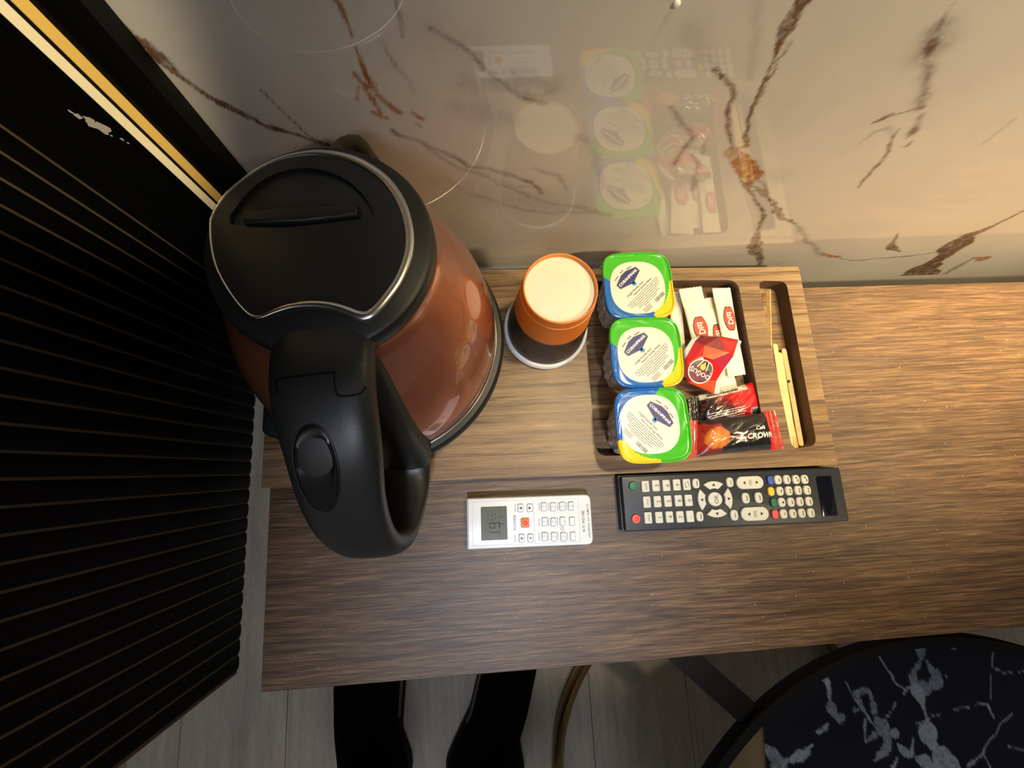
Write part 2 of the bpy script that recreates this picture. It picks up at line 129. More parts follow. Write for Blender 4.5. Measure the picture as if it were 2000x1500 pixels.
def thing(name, label, cat, loc, group=None, rz=0):
    o = bpy.data.objects.new(name, None); COL.objects.link(o); o.location = M3(*loc); o.empty_display_size = .02
    o.rotation_euler.z = rz
    o['label'] = label; o['category'] = cat
    if group: o['group'] = group
    ORG[o.name] = tuple(loc); return o
def tag(o, label, cat, group=None, kind=None):
    if label: o['label'] = label
    if cat: o['category'] = cat
    if group: o['group'] = group
    if kind: o['kind'] = kind
    return o
def dup(o, parent=None):
    c = o.copy(); COL.objects.link(c); c.parent = parent
    if 'label' in c and parent is None: del c['label']
    for ch in list(o.children): dup(ch, c)
    return c
def rrect(w, h, r, n=5, cx=0, cy=0):
    out = []
    for sx, sy, a0 in ((1, -1, -PI/2), (1, 1, 0), (-1, 1, PI/2), (-1, -1, PI)):
        for i in range(n+1):
            a = a0+PI/2*i/n; out.append((cx+sx*(w/2-r)+r*math.cos(a), cy+sy*(h/2-r)+r*math.sin(a)))
    return out
def ell(w, h, n=28, cx=0, cy=0, p=2.0):
    out = []
    for i in range(n):
        a = 2*PI*i/n; c, s_ = math.cos(a), math.sin(a)
        out.append((cx+w/2*math.copysign(abs(c)**(2/p), c), cy+h/2*math.copysign(abs(s_)**(2/p), s_)))
    return out
def rpoly(pts, r, n=5):
    """polygon with rounded corners"""
    out = []; L = len(pts)
    for i in range(L):
        p, a, q = Vector(pts[i-1]), Vector(pts[i]), Vector(pts[(i+1) % L]); rr = r[i] if hasattr(r, '__len__') else r
        s0 = a+(p-a).normalized()*rr; s1 = a+(q-a).normalized()*rr
        for k in range(n+1):
            t = k/n; out.append(((s0*(1-t)**2+a*2*t*(1-t)+s1*t*t))[:])
    return out
def smooth_closed(pts, k=4):
    P = [Vector(p) for p in pts]; n = len(P); out = []
    for i in range(n):
        a, b, c, d = P[i-1], P[i], P[(i+1) % n], P[(i+2) % n]
        for j in range(k):
            t = j/k; out.append((.5*((2*b)+(c-a)*t+(2*a-5*b+4*c-d)*t*t+(3*b-a-3*c+d)*t**3))[:])
    return out
def smooth_open(pts, k=5):
    P = [Vector(p) for p in pts]; P = [P[0]*2-P[1]]+P+[P[-1]*2-P[-2]]; out = []
    for i in range(1, len(P)-2):
        a, b, c, d = P[i-1], P[i], P[i+1], P[i+2]
        for j in range(k):
            t = j/k; out.append((.5*((2*b)+(c-a)*t+(2*a-5*b+4*c-d)*t*t+(3*b-a-3*c+d)*t**3))[:])
    out.append(P[-2][:]); return out
def tri_fill(loops):
    """flat region between an outer loop and hole loops -> verts, tris"""
    bm = bmesh.new(); E = []
    for L in loops:
        vs = [bm.verts.new((x, y, 0)) for x, y in L]
        E += [bm.edges.new((vs[i], vs[(i+1) % len(vs)])) for i in range(len(vs))]
    bmesh.ops.triangle_fill(bm, edges=E, use_beauty=True, use_dissolve=False, normal=(0, 0, 1))
    bm.verts.index_update(); V = [(v.co.x, v.co.y) for v in bm.verts]
    F = []
    for f in bm.faces:
        idx = [v.index for v in f.verts]
        if f.normal.z < 0: idx = idx[::-1]
        F.append(tuple(idx))
    bm.free(); return V, F
_tc = {}
def text(s, size=1.0, bold=0.0, shear=0.0, res=2):
    """text outline as flat triangles centred on the origin, cap height about size"""
    k = (s, bold, shear, res)
    if k not in _tc:
        c = bpy.data.curves.new('lettering', 'FONT'); c.body = s; c.size = 1; c.offset = bold; c.shear = shear; c.resolution_u = res; c.fill_mode = 'FRONT'
        o = bpy.data.objects.new('lettering', c); COL.objects.link(o)
        dg = bpy.context.evaluated_depsgraph_get(); me = bpy.data.meshes.new_from_object(o.evaluated_get(dg))
        V = np.array([v.co[:2] for v in me.vertices]) if len(me.vertices) else np.zeros((0, 2)); F = [tuple(p.vertices) for p in me.polygons]
        bpy.data.objects.remove(o); bpy.data.curves.remove(c); bpy.data.meshes.remove(me)
        if len(V): V = V-(V.max(0)+V.min(0))/2
        _tc[k] = (V/.73, F)
    V, F = _tc[k]; return V*size, F
def put_text(mb, s, x, y, z, size, rz=0, fit=None, mi=0, zf=None, **kw):
    V, F = text(s, size, **kw)
    if not len(V): return
    if fit:
        wd = V[:, 0].max()-V[:, 0].min(); V = V*np.array([fit/wd, 1])
    ca, sa = math.cos(rz), math.sin(rz)
    P = [(x+a*ca-b*sa, y+a*sa+b*ca) for a, b in V]
    mb.add([(a, b, z if zf is None else zf(a, b)) for a, b in P], F, mi)
def flat(mb, pts, z, mi=0, zf=None):
    mb.add([(x, y, z if zf is None else zf(x, y)) for x, y in pts], [tuple(range(len(pts)))], mi)
def stroke(mb, x0, y0, x1, y1, w_, z, mi=0):
    d = Vector((x1-x0, y1-y0)); n = Vector((-d.y, d.x)).normalized()*w_/2
    flat(mb, [(x0-n.x, y0-n.y), (x1-n.x, y1-n.y), (x1+n.x, y1+n.y), (x0+n.x, y0+n.y)], z, mi)

# ------------------------------------------------------------------ materials
def newmat(name):
    m = bpy.data.materials.new(name); m.use_nodes = True; nt = m.node_tree; return m, nt, nt.nodes['Principled BSDF']
def setp(b, col=None, rough=None, metal=None, coat=None, coatr=None, ior=None, trans=None, spec=None, sheen=None):
    for k, v in (('Base Color', (*col, 1) if col else None), ('Roughness', rough), ('Metallic', metal), ('Coat Weight', coat), ('Coat Roughness', coatr), ('IOR', ior), ('Transmission Weight', trans), ('Specular IOR Level', spec), ('Sheen Weight', sheen)):
        if v is not None: b.inputs[k].default_value = v
def N(nt, t, **kw):
    n = nt.nodes.new(t)
    for k, v in kw.items():
        if k.startswith('i_'):
            key = k[2:]; n.inputs[int(key) if key.isdigit() else key.replace('_', ' ')].default_value = v
        else: setattr(n, k, v)
    return n
def coords(nt, scale, rot=(0, 0, 0), loc=(0, 0, 0)):
    tc = N(nt, 'ShaderNodeTexCoord'); mp = N(nt, 'ShaderNodeMapping'); mp.inputs['Scale'].default_value = scale; mp.inputs['Rotation'].default_value = rot; mp.inputs['Location'].default_value = loc
    nt.links.new(tc.outputs['Object'], mp.inputs['Vector']); return mp.outputs[0]
def noise(nt, vec, scale=1, detail=4, rough=.55, dist=0):
    n = N(nt, 'ShaderNodeTexNoise'); n.inputs['Scale'].default_value = scale; n.inputs['Detail'].default_value = detail; n.inputs['Roughness'].default_value = rough; n.inputs['Distortion'].default_value = dist
    nt.links.new(vec, n.inputs['Vector']); return n.outputs['Fac']
def ramp(nt, fac, stops, interp='LINEAR'):
    r = N(nt, 'ShaderNodeValToRGB'); r.color_ramp.interpolation = interp; e = r.color_ramp.elements
    while len(e) < len(stops): e.new(.5)
    for el, (p, c) in zip(e, stops): el.position = p; el.color = (*c, 1) if hasattr(c, '__len__') else (c, c, c, 1)
    nt.links.new(fac, r.inputs[0]); return r.outputs[0]
def mix(nt, fac, a, b, mode='MIX'):
    m = N(nt, 'ShaderNodeMix', data_type='RGBA', blend_type=mode)
    for s_, v in ((m.inputs[0], fac), (m.inputs[6], a), (m.inputs[7], b)):
        if hasattr(v, 'links'): nt.links.new(v, s_)
        elif hasattr(v, '__len__'): s_.default_value = (*v, 1)
        else: s_.default_value = v
    return m.outputs[2]
def bump(nt, b, h, strength=.3, dist=.001, inp='Normal'):
    n = N(nt, 'ShaderNodeBump'); n.inputs['Strength'].default_value = strength; n.inputs['Distance'].default_value = dist
    nt.links.new(h, n.inputs['Height']); nt.links.new(n.outputs[0], b.inputs[inp])
def srgb(r, g, b_): return tuple((c/255/12.92 if c/255 <= .04045 else ((c/255+.055)/1.055)**2.4) for c in (r, g, b_))
def plain(name, col, rough=.5, metal=0, coat=0, var=.06, nscale=60, bmp=0, **kw):
    m, nt, b = newmat(name); setp(b, col, rough, metal, coat, **kw)
    f = noise(nt, coords(nt, (nscale,)*3), 1, 4)
    nt.links.new(mix(nt, f, tuple(c*(1-var) for c in col), tuple(min(1, c*(1+var)) for c in col)), b.inputs['Base Color'])
    if bmp: bump(nt, b, noise(nt, coords(nt, (nscale*12,)*3), 1, 3), bmp, .0003)
    return m
def wood(name, dark, mid, light, xs=14, ys=330, turn=0, rough=.42, bmp=.25, crack=True, bands=0, bandcol=None, coat=0, streak=None):
    m, nt, b = newmat(name); setp(b, mid, rough, coat=coat)
    co = (lambda nt_, s_, **k_: coords(nt_, (s_[1], s_[0], s_[2]), **k_)) if turn else coords
    warp = noise(nt, co(nt, (6, 30, 30)), 1, 3)
    v = co(nt, (xs, ys, ys)); vv = N(nt, 'ShaderNodeVectorMath', operation='ADD'); sc_ = N(nt, 'ShaderNodeVectorMath', operation='SCALE'); cmb = N(nt, 'ShaderNodeCombineXYZ')
    nt.links.new(warp, cmb.inputs[1]); nt.links.new(cmb.outputs[0], sc_.inputs[0]); sc_.inputs['Scale'].default_value = ys*.006
    nt.links.new(v, vv.inputs[0]); nt.links.new(sc_.outputs[0], vv.inputs[1]); v = vv.outputs[0]
    g = noise(nt, v, 1, 8, .68, .4)
    big = noise(nt, co(nt, (5, 28, 28), loc=(3, 1, 0)), 1, 4, .6, .6)
    c = ramp(nt, g, [(.27, dark), (.47, mid), (.72, light)])
    c = mix(nt, ramp(nt, big, [(.35, (0.0,)*3), (.68, (1,)*3)]), c, mix(nt, 1.0, c, (1.28, 1.22, 1.15), 'MULTIPLY'))
    if bands:
        bn = noise(nt, co(nt, (2.2, bands, bands), loc=(0, 7, 0)), 1, 3, .5, .9)
        c = mix(nt, ramp(nt, bn, [(.5, 0.0), (.55, .9), (.575, 0.0)]), c, bandcol)
    if streak:
        s_ = noise(nt, co(nt, (streak[0], streak[1], streak[1]), loc=(2, 9, 4)), 1, 6, .65, .12)
        c = mix(nt, ramp(nt, s_, [(.56, 0.0), (.72, .7)]), c, tuple(x*.55 for x in dark)); c = mix(nt, ramp(nt, s_, [(.28, .3), (.42, 0.0)]), c, light)
    h = g
    if crack:
        cr = noise(nt, co(nt, (9, 210, 210), loc=(1, 5, 2)), 1, 5, .7, .9)
        k = ramp(nt, cr, [(.66, 0.0), (.74, 1.0)]); c = mix(nt, k, c, tuple(x*.35 for x in dark))
    fl = noise(nt, co(nt, (60, 900, 900)), 1, 2, .6); c = mix(nt, ramp(nt, fl, [(.3, .35), (.55, 0.0)]), c, tuple(x*.6 for x in dark))
    nt.links.new(c, b.inputs['Base Color']); bump(nt, b, h, bmp, .0006); return m
def attrmat(name, rough=.4, coat=0, bmp=None, metal=0, coatr=.05):
    m, nt, b = newmat(name); a = N(nt, 'ShaderNodeAttribute', attribute_name='Col'); setp(b, None, rough, metal, coat, coatr)
    f = noise(nt, coords(nt, (300,)*3), 1, 2)
    nt.links.new(mix(nt, 1.0, a.outputs['Color'], ramp(nt, f, [(0, .93), (1, 1.0)]), 'MULTIPLY'), b.inputs['Base Color'])
    if bmp: bump(nt, b, noise(nt, coords(nt, (bmp[0],)*3), 1, 3), bmp[1], bmp[2])
    return m
def marble(name, base, base2, cols, rough=.06, coat=1.0):
    m, nt, b = newmat(name); setp(b, base, .5, coat=coat, coatr=.02, ior=1.5); b.inputs['Coat IOR'].default_value = 1.6; b.inputs['Specular IOR Level'].default_value = .5 if coat else .25
    a = N(nt, 'ShaderNodeAttribute', attribute_name='Col'); sp = N(nt, 'ShaderNodeSeparateColor'); nt.links.new(a.outputs['Color'], sp.inputs[0])
    c = mix(nt, ramp(nt, noise(nt, coords(nt, (7, 7, 9)), 1, 5, .55, .5), [(.3, 0.0), (.7, 1.0)]), base, base2)
    br = noise(nt, coords(nt, (190,)*3), 1, 4, .7)
    for ch, col, amt in zip(('Blue', 'Red', 'Green'), cols, (.9, 1, 1)):
        mm = N(nt, 'ShaderNodeMath', operation='MULTIPLY'); nt.links.new(sp.outputs[ch], mm.inputs[0]); nt.links.new(ramp(nt, br, [(.25, .35), (.62, 1.25)]), mm.inputs[1]); mm.use_clamp = True
        c = mix(nt, mm.outputs[0], c, col)
    nt.links.new(c, b.inputs['Base Color']); return m

K = {}
K['marble'] = marble('white_veined_marble', srgb(206, 198, 188), srgb(194, 186, 177), (srgb(120, 108, 106), srgb(104, 76, 56), srgb(156, 96, 44)))
K['black_marble'] = marble('black_marble', srgb(15, 20, 36), srgb(10, 14, 28), (srgb(128, 138, 156), srgb(150, 165, 185), srgb(90, 90, 100)), coat=.0)
K['desk'] = wood('brown_oak_laminate', srgb(34, 24, 17), srgb(82, 60, 43), srgb(130, 104, 76), xs=20, ys=480, bmp=.45, streak=(3, 190))
K['tray'] = wood('walnut_tray_veneer', srgb(80, 58, 40), srgb(120, 94, 66), srgb(154, 126, 90), xs=7, ys=170, bands=110, bandcol=srgb(72, 48, 38), crack=False, bmp=.12, rough=.4)
K['traycut'] = plain('milled_fibreboard', srgb(92, 70, 52), .6, var=.15)
K['panel'] = plain('black_lacquered_wood', srgb(5, 5, 5), .55, bmp=.05, var=.2, spec=.15)
K['groove'] = plain('brown_groove', srgb(84, 72, 52), .6)
K['gold'] = plain('polished_gold_metal', srgb(252, 206, 108), .35, .1, nscale=20)
K['goldlight'] = plain('pale_gold_metal', srgb(255, 240, 200), .4, .0, nscale=20)  # same gold trim, light on its other face put into a paler colour
K['floor'] = wood('grey_laminate', srgb(176, 172, 164), srgb(194, 190, 182), srgb(210, 206, 198), xs=3, ys=60, crack=False, bmp=.05, rough=.45, turn=1)
K['paint'] = plain('warm_white_paint', srgb(200, 190, 176), .8)
K['copper'] = plain('copper_metallic_enamel', srgb(184, 112, 84), .34, .72, coat=1.0, coatr=.03, var=.05)
K['black'] = plain('matt_black_plastic', srgb(29, 30, 29), .42, bmp=.12, var=.1, nscale=80)
K['blackgloss'] = plain('satin_black_plastic', srgb(14, 14, 15), .28, var=.1, spec=.35)
K['steel'] = plain('chrome', srgb(225, 222, 214), .24, 1.0)
K['spout'] = plain('dark_steel', srgb(120, 108, 84), .28, 1.0)
K['white'] = plain('white_plastic', srgb(226, 230, 236), .35, nscale=30, var=.02)
K['cream'] = plain('cream_card', srgb(240, 228, 205), .7, bmp=.1)
K['rimwhite'] = plain('white_card', srgb(232, 230, 224), .5)
K['orange'] = plain('orange_card_print', srgb(222, 140, 66), .5)
K['ink'] = plain('black_ink', srgb(15, 15, 17), .5)
K['grey'] = plain('grey_ink', srgb(96, 96, 100), .5)
K['lcd'] = plain('lcd_grey', srgb(88, 92, 82), .25, var=.04)
K['red'] = plain('red_rubber', srgb(232, 84, 76), .45)
K['green'] = plain('green_rubber', srgb(20, 108, 74), .45)
K['blue'] = plain('blue_rubber', srgb(52, 84, 176), .45)
K['yellow'] = plain('yellow_rubber', srgb(226, 192, 60), .45)
K['orangebtn'] = plain('orange_rubber', srgb(240, 108, 48), .45)
K['button'] = plain('pale_grey_rubber', srgb(206, 204, 192), .5, bmp=.1)
K['tv'] = plain('dark_blue_black_plastic', srgb(30, 36, 46), .38, bmp=.1)
K['window'] = plain('dark_glossy_window', srgb(8, 11, 24), .07, coat=1.0)
K['birch'] = wood('birch_wood', srgb(200, 160, 104), srgb(222, 184, 130), srgb(236, 204, 152), xs=400, ys=30, crack=False, bmp=.05, rough=.6)
K['burn'] = plain('burnt_mark', srgb(48, 24, 16), .7)
K['paper'] = plain('sachet_paper', srgb(238, 232, 214), .55, bmp=.2, nscale=50)
K['redink'] = plain('red_ink', srgb(214, 70, 44), .5)
K['whiteink'] = plain('white_ink', srgb(244, 240, 232), .45)
K['lidgreen'] = plain('green_lid_foil', srgb(66, 186, 34), .22, coat=.8, nscale=40, bmp=.1)
K['lidblue'] = plain('blue_lid_foil', srgb(24, 104, 190), .22, coat=.8, nscale=40, bmp=.1)
K['lidyellow'] = plain('yellow_lid_foil', srgb(250, 208, 24), .22, coat=.8, nscale=40, bmp=.1)
K['lidpaper'] = plain('white_lid_print', srgb(232, 226, 214), .3, coat=.3, nscale=40, var=.03)
K['navy'] = plain('navy_ink', srgb(52, 48, 122), .4)
K['cyan'] = plain('cyan_ink', srgb(24, 132, 196), .4)
K['trousers'] = plain('dark_navy_cloth', srgb(8, 9, 14), .95, spec=.1, bmp=.3)
K['shoe'] = plain('black_shoe_fabric', srgb(7, 7, 9), .95, spec=.1, bmp=.3)
K['stripe'] = plain('grey_shoe_edge', srgb(96, 96, 98), .7)
K['blackmetal'] = plain('black_powder_coat', srgb(10, 8, 8), .6, spec=.3)
K['brass'] = plain('brushed_brass', srgb(150, 128, 84), .35, 1.0)
K['crumb'] = plain('white_crumb', srgb(250, 240, 220), .6)
K['teaface'] = attrmat('red_foil_print', .28, .6, (120, .35, .0015))
K['coffee'] = attrmat('coffee_foil_print', .22, .7, (160, .3, .001))
K['cuppaint'] = attrmat('black_patterned_card', .45, 0, (200, .2, .001))
m, nt, b = newmat('crinkled_shiny_plastic'); setp(b, (.95, .94, .90), .22, ior=1.5, trans=.12, coat=1.0, metal=.3); K['clear'] = m
bump(nt, b, noise(nt, coords(nt, (150, 150, 45)), 1, 2, .5, .6), .9, .008)
m, nt, b = newmat('bottled_water'); setp(b, (1, 1, 1), 0.0, ior=1.33, trans=1.0); K['water'] = m

# ------------------------------------------------------------------ veins as a per-vertex print
def paint(px, py, VE, seed, lim=.6):
    """px, py: flat arrays of plane coordinates; returns rgb masks (brown, orange, grey)"""
    rg = np.random.default_rng(seed); out = np.zeros((len(px), 4), np.float32); out[:, 3] = 1
    order = np.argsort(px); sx = px[order]
    for kind, st, pts in VE:
        P = np.array(pts, float)
        # subdivide with organic jitter
        for it in range(4):
            Q = [P[0]]
            for a, b_ in zip(P[:-1], P[1:]):
                L = math.hypot(b_[0]-a[0], b_[1]-a[1]); mdl = (a+b_)/2; n = np.array([-(b_[1]-a[1]), b_[0]-a[0]])/(L+1e-9)
                mdl[:2] += n*rg.normal(0, (.045 if a[2] < .2 else .02) if kind != 3 else .05)*L; mdl[2] *= math.exp(rg.normal(0, .22)) if kind != 3 else math.exp(rg.normal(0, .3)); Q += [mdl, b_]
            P = np.array(Q)
            if max(np.hypot(*(P[1:, :2]-P[:-1, :2]).T)) < .25: break
        ch = {0: 0, 1: 1, 2: 2, 3: 0}[kind]; soft = kind == 2
        for a, b_ in zip(P[:-1], P[1:]):
            w_ = max(a[2], b_[2])*.85+.03; R = w_*(2.4 if soft else 1.25)+.08
            i0 = np.searchsorted(sx, min(a[0], b_[0])-R); i1 = np.searchsorted(sx, max(a[0], b_[0])+R)
            idx = order[i0:i1]; qy = py[idx]; idx = idx[(qy > min(a[1], b_[1])-R) & (qy < max(a[1], b_[1])+R)]
            if not len(idx): continue
            d = b_[:2]-a[:2]; L2 = d@d+1e-9; qx = px[idx]-a[0]; qy = py[idx]-a[1]
            t = np.clip((qx*d[0]+qy*d[1])/L2, 0, 1); dist = np.hypot(qx-t*d[0], qy-t*d[1]); ww = (a[2]+(b_[2]-a[2])*t)*(.8 if kind == 3 else 1.0)+.01
            if soft: val = st*.8*np.exp(-(dist/(ww*1.1+.06))**2)
            else: val = st*np.clip((ww+.05-dist)/.09, 0, 1)
            out[idx, ch] = np.maximum(out[idx, ch], val)
    return out

# ------------------------------------------------------------------ the room
WALL = 20.2
def struct(o): o['kind'] = 'structure'; return o
# marble wall: a fine grid where the veins are, coarse slabs around
mb = MB(); gx = np.arange(-20.2, 64.01, .13); gz = np.arange(-4, 31.01, .13); nx, nz = len(gx), len(gz)
X, Z_ = np.meshgrid(gx, gz); cols = paint(X.ravel(), Z_.ravel(), VEINS, 3)
V = np.stack([X.ravel(), np.full(X.size, WALL), Z_.ravel()], 1)
i = np.arange(nx-1); j = np.arange(nz-1); I, J = np.meshgrid(i, j); q0 = (J*nx+I).ravel()
Fq = np.stack([q0, q0+1, q0+nx+1, q0+nx], 1)
mb.v = [tuple(p) for p in V.tolist()]; mb.f = [tuple(f) for f in Fq.tolist()]; mb.m = [0]*len(mb.f)
x0, x1, z0, z1 = gx[0], gx[-1], gz[0], gz[-1]
n0 = len(mb.v)
for a, b_, c, d in ((-75, x0, -60, 190), (x1, 220, -60, 190), (x0, x1, -60, z0), (x0, x1, z1, 190)):
    mb.add([(a, WALL, c), (b_, WALL, c), (b_, WALL, d), (a, WALL, d)], [(0, 1, 2, 3)])
mb.add([(-75, WALL+4, -60), (220, WALL+4, -60), (220, WALL+4, 190), (-75, WALL+4, 190)], [(3, 2, 1, 0)])
cols = np.concatenate([cols, np.tile(np.array([[0, 0, 0, 1]], np.float32), (len(mb.v)-n0, 1))])
wall = struct(mb.build('wall_back', K['marble'], smooth=False, cols=cols))
mb = MB(); mb.lathe([(0.16, 0), (.16, .08), (.1, .12)], n=14, cap0=True, cap1=True)
mb.v = [(DOT[0]+x, WALL-z, DOT[2]+y) for x, y, z in mb.v]
mb.build('screw_cap', K['whiteink'], parent=wall, label='tiny white cap on the marble')  # small raised white disc on the marble
# floor planks
fl = struct(thing('floor', None or 'floor', 'floor', (0, 0, -60))); del fl['category']; del fl['label']
base = MB(); base.box((70, -60, -61.6), (300, 170, 1.6)); base.build('subfloor', K['groove'], fl, smooth=False)
PW = 20.95
proto = None
for r_ in range(-4, 11):
    xc = -44.3+PW*(r_+.5)
    off = [-30, -46, -34, -55, -28, -40][r_ % 6]
    for c_, (ya, yb) in enumerate(((-145, off-75), (off-75, 24))):
        mb = MB(); yb_, ya_ = yb-.06, ya+.06
        if yb_ <= ya_: continue
        mb.rplate([(xc-PW/2+.05, ya_), (xc+PW/2-.05, ya_), (xc+PW/2-.05, yb_), (xc-PW/2+.05, yb_)], -60.8, -60, .08)
        # rotate grain: the plank is modelled lying along y
        o = mb.build('plank', K['floor'], fl, smooth=False)
# other surfaces of the room that only light and reflections see
mb = MB(); mb.box((72, -60, 192), (300, 170, 4)); struct(mb.build('ceiling', K['paint'], smooth=False))
mb = MB(); mb.box((-77, -60, 65), (4, 170, 250)); struct(mb.build('wall_left', K['paint'], smooth=False))

# fluted black partition hanging beside the desk
pn = thing('fluted_panel', 'tall black fluted wooden panel hanging left of the desk', 'wall panel', (-24.6, 1, -2), None)
mb = MB(); mb.box((-24.3, 1.3, 69), (1.4, 34.8+.9, 141.8)); mb.build('backing_board', K['groove'], pn, smooth=False)
P0 = -16.3; pitch = 1.325; mesh0 = None
for k in range(27):
    y = P0+.6+pitch*k
    if mesh0 is None:
        mb = MB(); prof = [(-1.0, -.63)]+[(.42+.16*math.sin(a)-.16, -.63*math.cos(a)) for a in [PI*t/8 for t in range(0, 9)]]+[(-1.0, .63)]
        R = [[(-23.92+px, P0+.6+py, zz) for px, py in prof] for zz in (-2, 140)]
        mb.rings(R, True, True, True); s0 = mb.build('slat', K['panel'], pn); mesh0 = s0
    else:
        s1 = mesh0.copy(); COL.objects.link(s1); s1.parent = pn; s1.location.y = pitch*k*.01
# trim board with gold inlays on the marble
tr = thing('trim_board', 'flat black trim board with two gold strips, upright on marble wall', 'trim', (-20, 19.5, -2))
mb = MB()
for a, b_, d in ((-15.35, -16.6, 1.25), (-19.0, -16.7, 1.5), (-21.6, -19.15, 1.5), (-23.9, -21.75, 1.5)):
    lo, hi = min(a, b_), max(a, b_); mb.box(((lo+hi)/2, WALL-d/2, 64), (hi-lo, d, 132))
mb.build('board', K['panel'], tr, smooth=False)
mb = MB(); mb.box((-19.5, WALL-.6, 64), (8.2, 1.2, 132)); mb.build('groove_backing', K['panel'], tr, smooth=False)
for nm, a, b_, k_ in (('gold_strip', -18.3, -17.9, 'goldlight'), ('gold_strip', -17.45, -17.0, 'gold')):
    mb = MB(); w2 = (b_-a)/2; R = [[(a, WALL-1.45, zz), (a+.05, WALL-1.8, zz), (a+.12, WALL-1.84, zz), (b_, WALL-1.52, zz), (b_, WALL-1.45, zz)] for zz in (-2, 130)]
    mb.rings(R, True, True, True); mb.build(nm, K[k_], tr, smooth=False, label='pale bright gold strip' if k_ == 'goldlight' else 'deeper yellow gold strip')
mb = MB()
for k in range(9):
    t = k/8; cx = SCUFF[0]-.25+.9*t+random.uniform(-.15, .15); cz = SCUFF[2]+.9-2.1*t; rr = [.12, .2, .28, .34, .36, .22, .08, .1, .07][k]
    pts = [(cx+rr*random.uniform(.5, 1)*math.cos(a), WALL-1.53-.001*k, cz+1.3*rr*random.uniform(.5, 1)*math.sin(a)) for a in [2*PI*i/9 for i in range(9)]]
    mb.add(pts, [tuple(range(9))])
mb.build('paint_scuff', K['paint'], tr, smooth=False, label='chipped pale scuff on the black board')

# ------------------------------------------------------------------ desk
dk = thing('desk', 'brown oak laminate desk top along the marble wall', 'desk', (20, 0, -3.2))
mb = MB()
out = [(-20.5, -17.45), (11.9, -17.38), (49.2, -17.15), (95, -16.9), (95, 17.2), (59.6, 17.25), (34, 17.45), (-20.75, 17.6)]
mb.rplate(out, -3.2, 0, .07); mb.build('desk_top', K['desk'], dk, angle=50)
mb = MB(); mb.box((93, 0.2, -31.6), (3.2, 33.5, 56.8)); mb.build('side_panel', K['desk'], dk, smooth=False)
for xx in (-12, 76):
    mb = MB(); mb.box((xx, 12.6, -4.4), (3, 15.1, 2.2)); mb.box((xx, 19.15, -8), (3, 2.0, 9)); mb.build('wall_bracket', K['blackmetal'], dk, smooth=False)

# ------------------------------------------------------------------ tray
ty = thing('tray', 'walnut veneer serving tray with milled compartments on the desk', 'tray', (6, 9, 0))
outer = rpoly([(-20.3, -.42), (32.39, -1.26), (32.41, 18.83), (-20.3, 19.95)], .12, 2)
h1 = rpoly([(9.6, .75), (25.9, .42), (25.72, 17.6), (9.6, 18.0)], 1.15, 6)
h2 = rpoly([(28.28, .38), (30.74, .66), (30.79, 17.25), (27.85, 17.46)], .75, 5)
TH = 2.2; TF = .4
mb = MB(); V2, F2 = tri_fill([outer, h1, h2]); mb.add([(x, y, TH) for x, y in V2], F2, 0)
n = len(outer); mb.add([(x, y, z) for z in (0, TH) for x, y in outer], [(i, (i+1) % n, n+(i+1) % n, n+i) for i in range(n)]+[tuple(range(n))[::-1]], 0)
for h in (h1, h2):
    n = len(h); mb.add([(x, y, z) for z in (TF, TH) for x, y in h], [(n+i, n+(i+1) % n, (i+1) % n, i) for i in range(n)], 1)
    mb.add([(x, y, TF) for x, y in h], [tuple(range(n))], 0)
mb.build('tray_board', [K['tray'], K['traycut']], ty, angle=40)

# ------------------------------------------------------------------ kettle
kt = thing('electric_kettle', 'copper coloured electric kettle with black lid and handle, on the tray', 'kettle', (-8.3, 10.4, 2.2))
def kc(z):
    t = min(1, max(0, (z-9)/12)); return (-8.35+.0*t, 10.35+1.5*t)
def lathe_part(name, prof, mat, n=96, parent=kt, **kw):
    mb = MB(); mb.lathe(prof, n=n, cap0=True, cap1=True, cfun=kc); return mb.build(name, mat, parent, **kw)
lathe_part('power_base', [(8.4, 2.2), (8.7, 2.35), (8.8, 2.8), (8.7, 3.3), (8.2, 3.6)], K['blackgloss'])
lathe_part('lower_housing', [(7.6, 3.6), (8.2, 4.4), (8.9, 6.2), (9.4, 8.0), (9.62, 8.8), (9.74, 9.2), (9.68, 9.5), (9.5, 9.72), (9.1, 9.74)], K['black'])
mb = MB(); mb.tube([(kc(9.9)[0]+9.08*math.cos(a), kc(9.9)[1]+9.08*math.sin(a), 9.8) for a in [2*PI*i/96 for i in range(96)]], .09, 8, True); mb.build('chrome_band', K['steel'], kt, label='thin chrome band above the black base')
lathe_part('body', [(8.9, 9.75), (9.02, 10.0), (9.05, 10.8), (8.98, 12), (8.75, 13.2), (8.38, 14.5), (7.9, 15.8), (7.3, 17.1), (6.7, 18.3), (6.2, 19.3), (5.95, 19.9), (5.9, 20.2)], K['copper'], angle=60)
lathe_part('collar', [(5.6, 19.9), (5.8, 20.1), (5.88, 20.6), (5.84, 21.0), (5.72, 21.25), (5.5, 21.35)], K['black'])
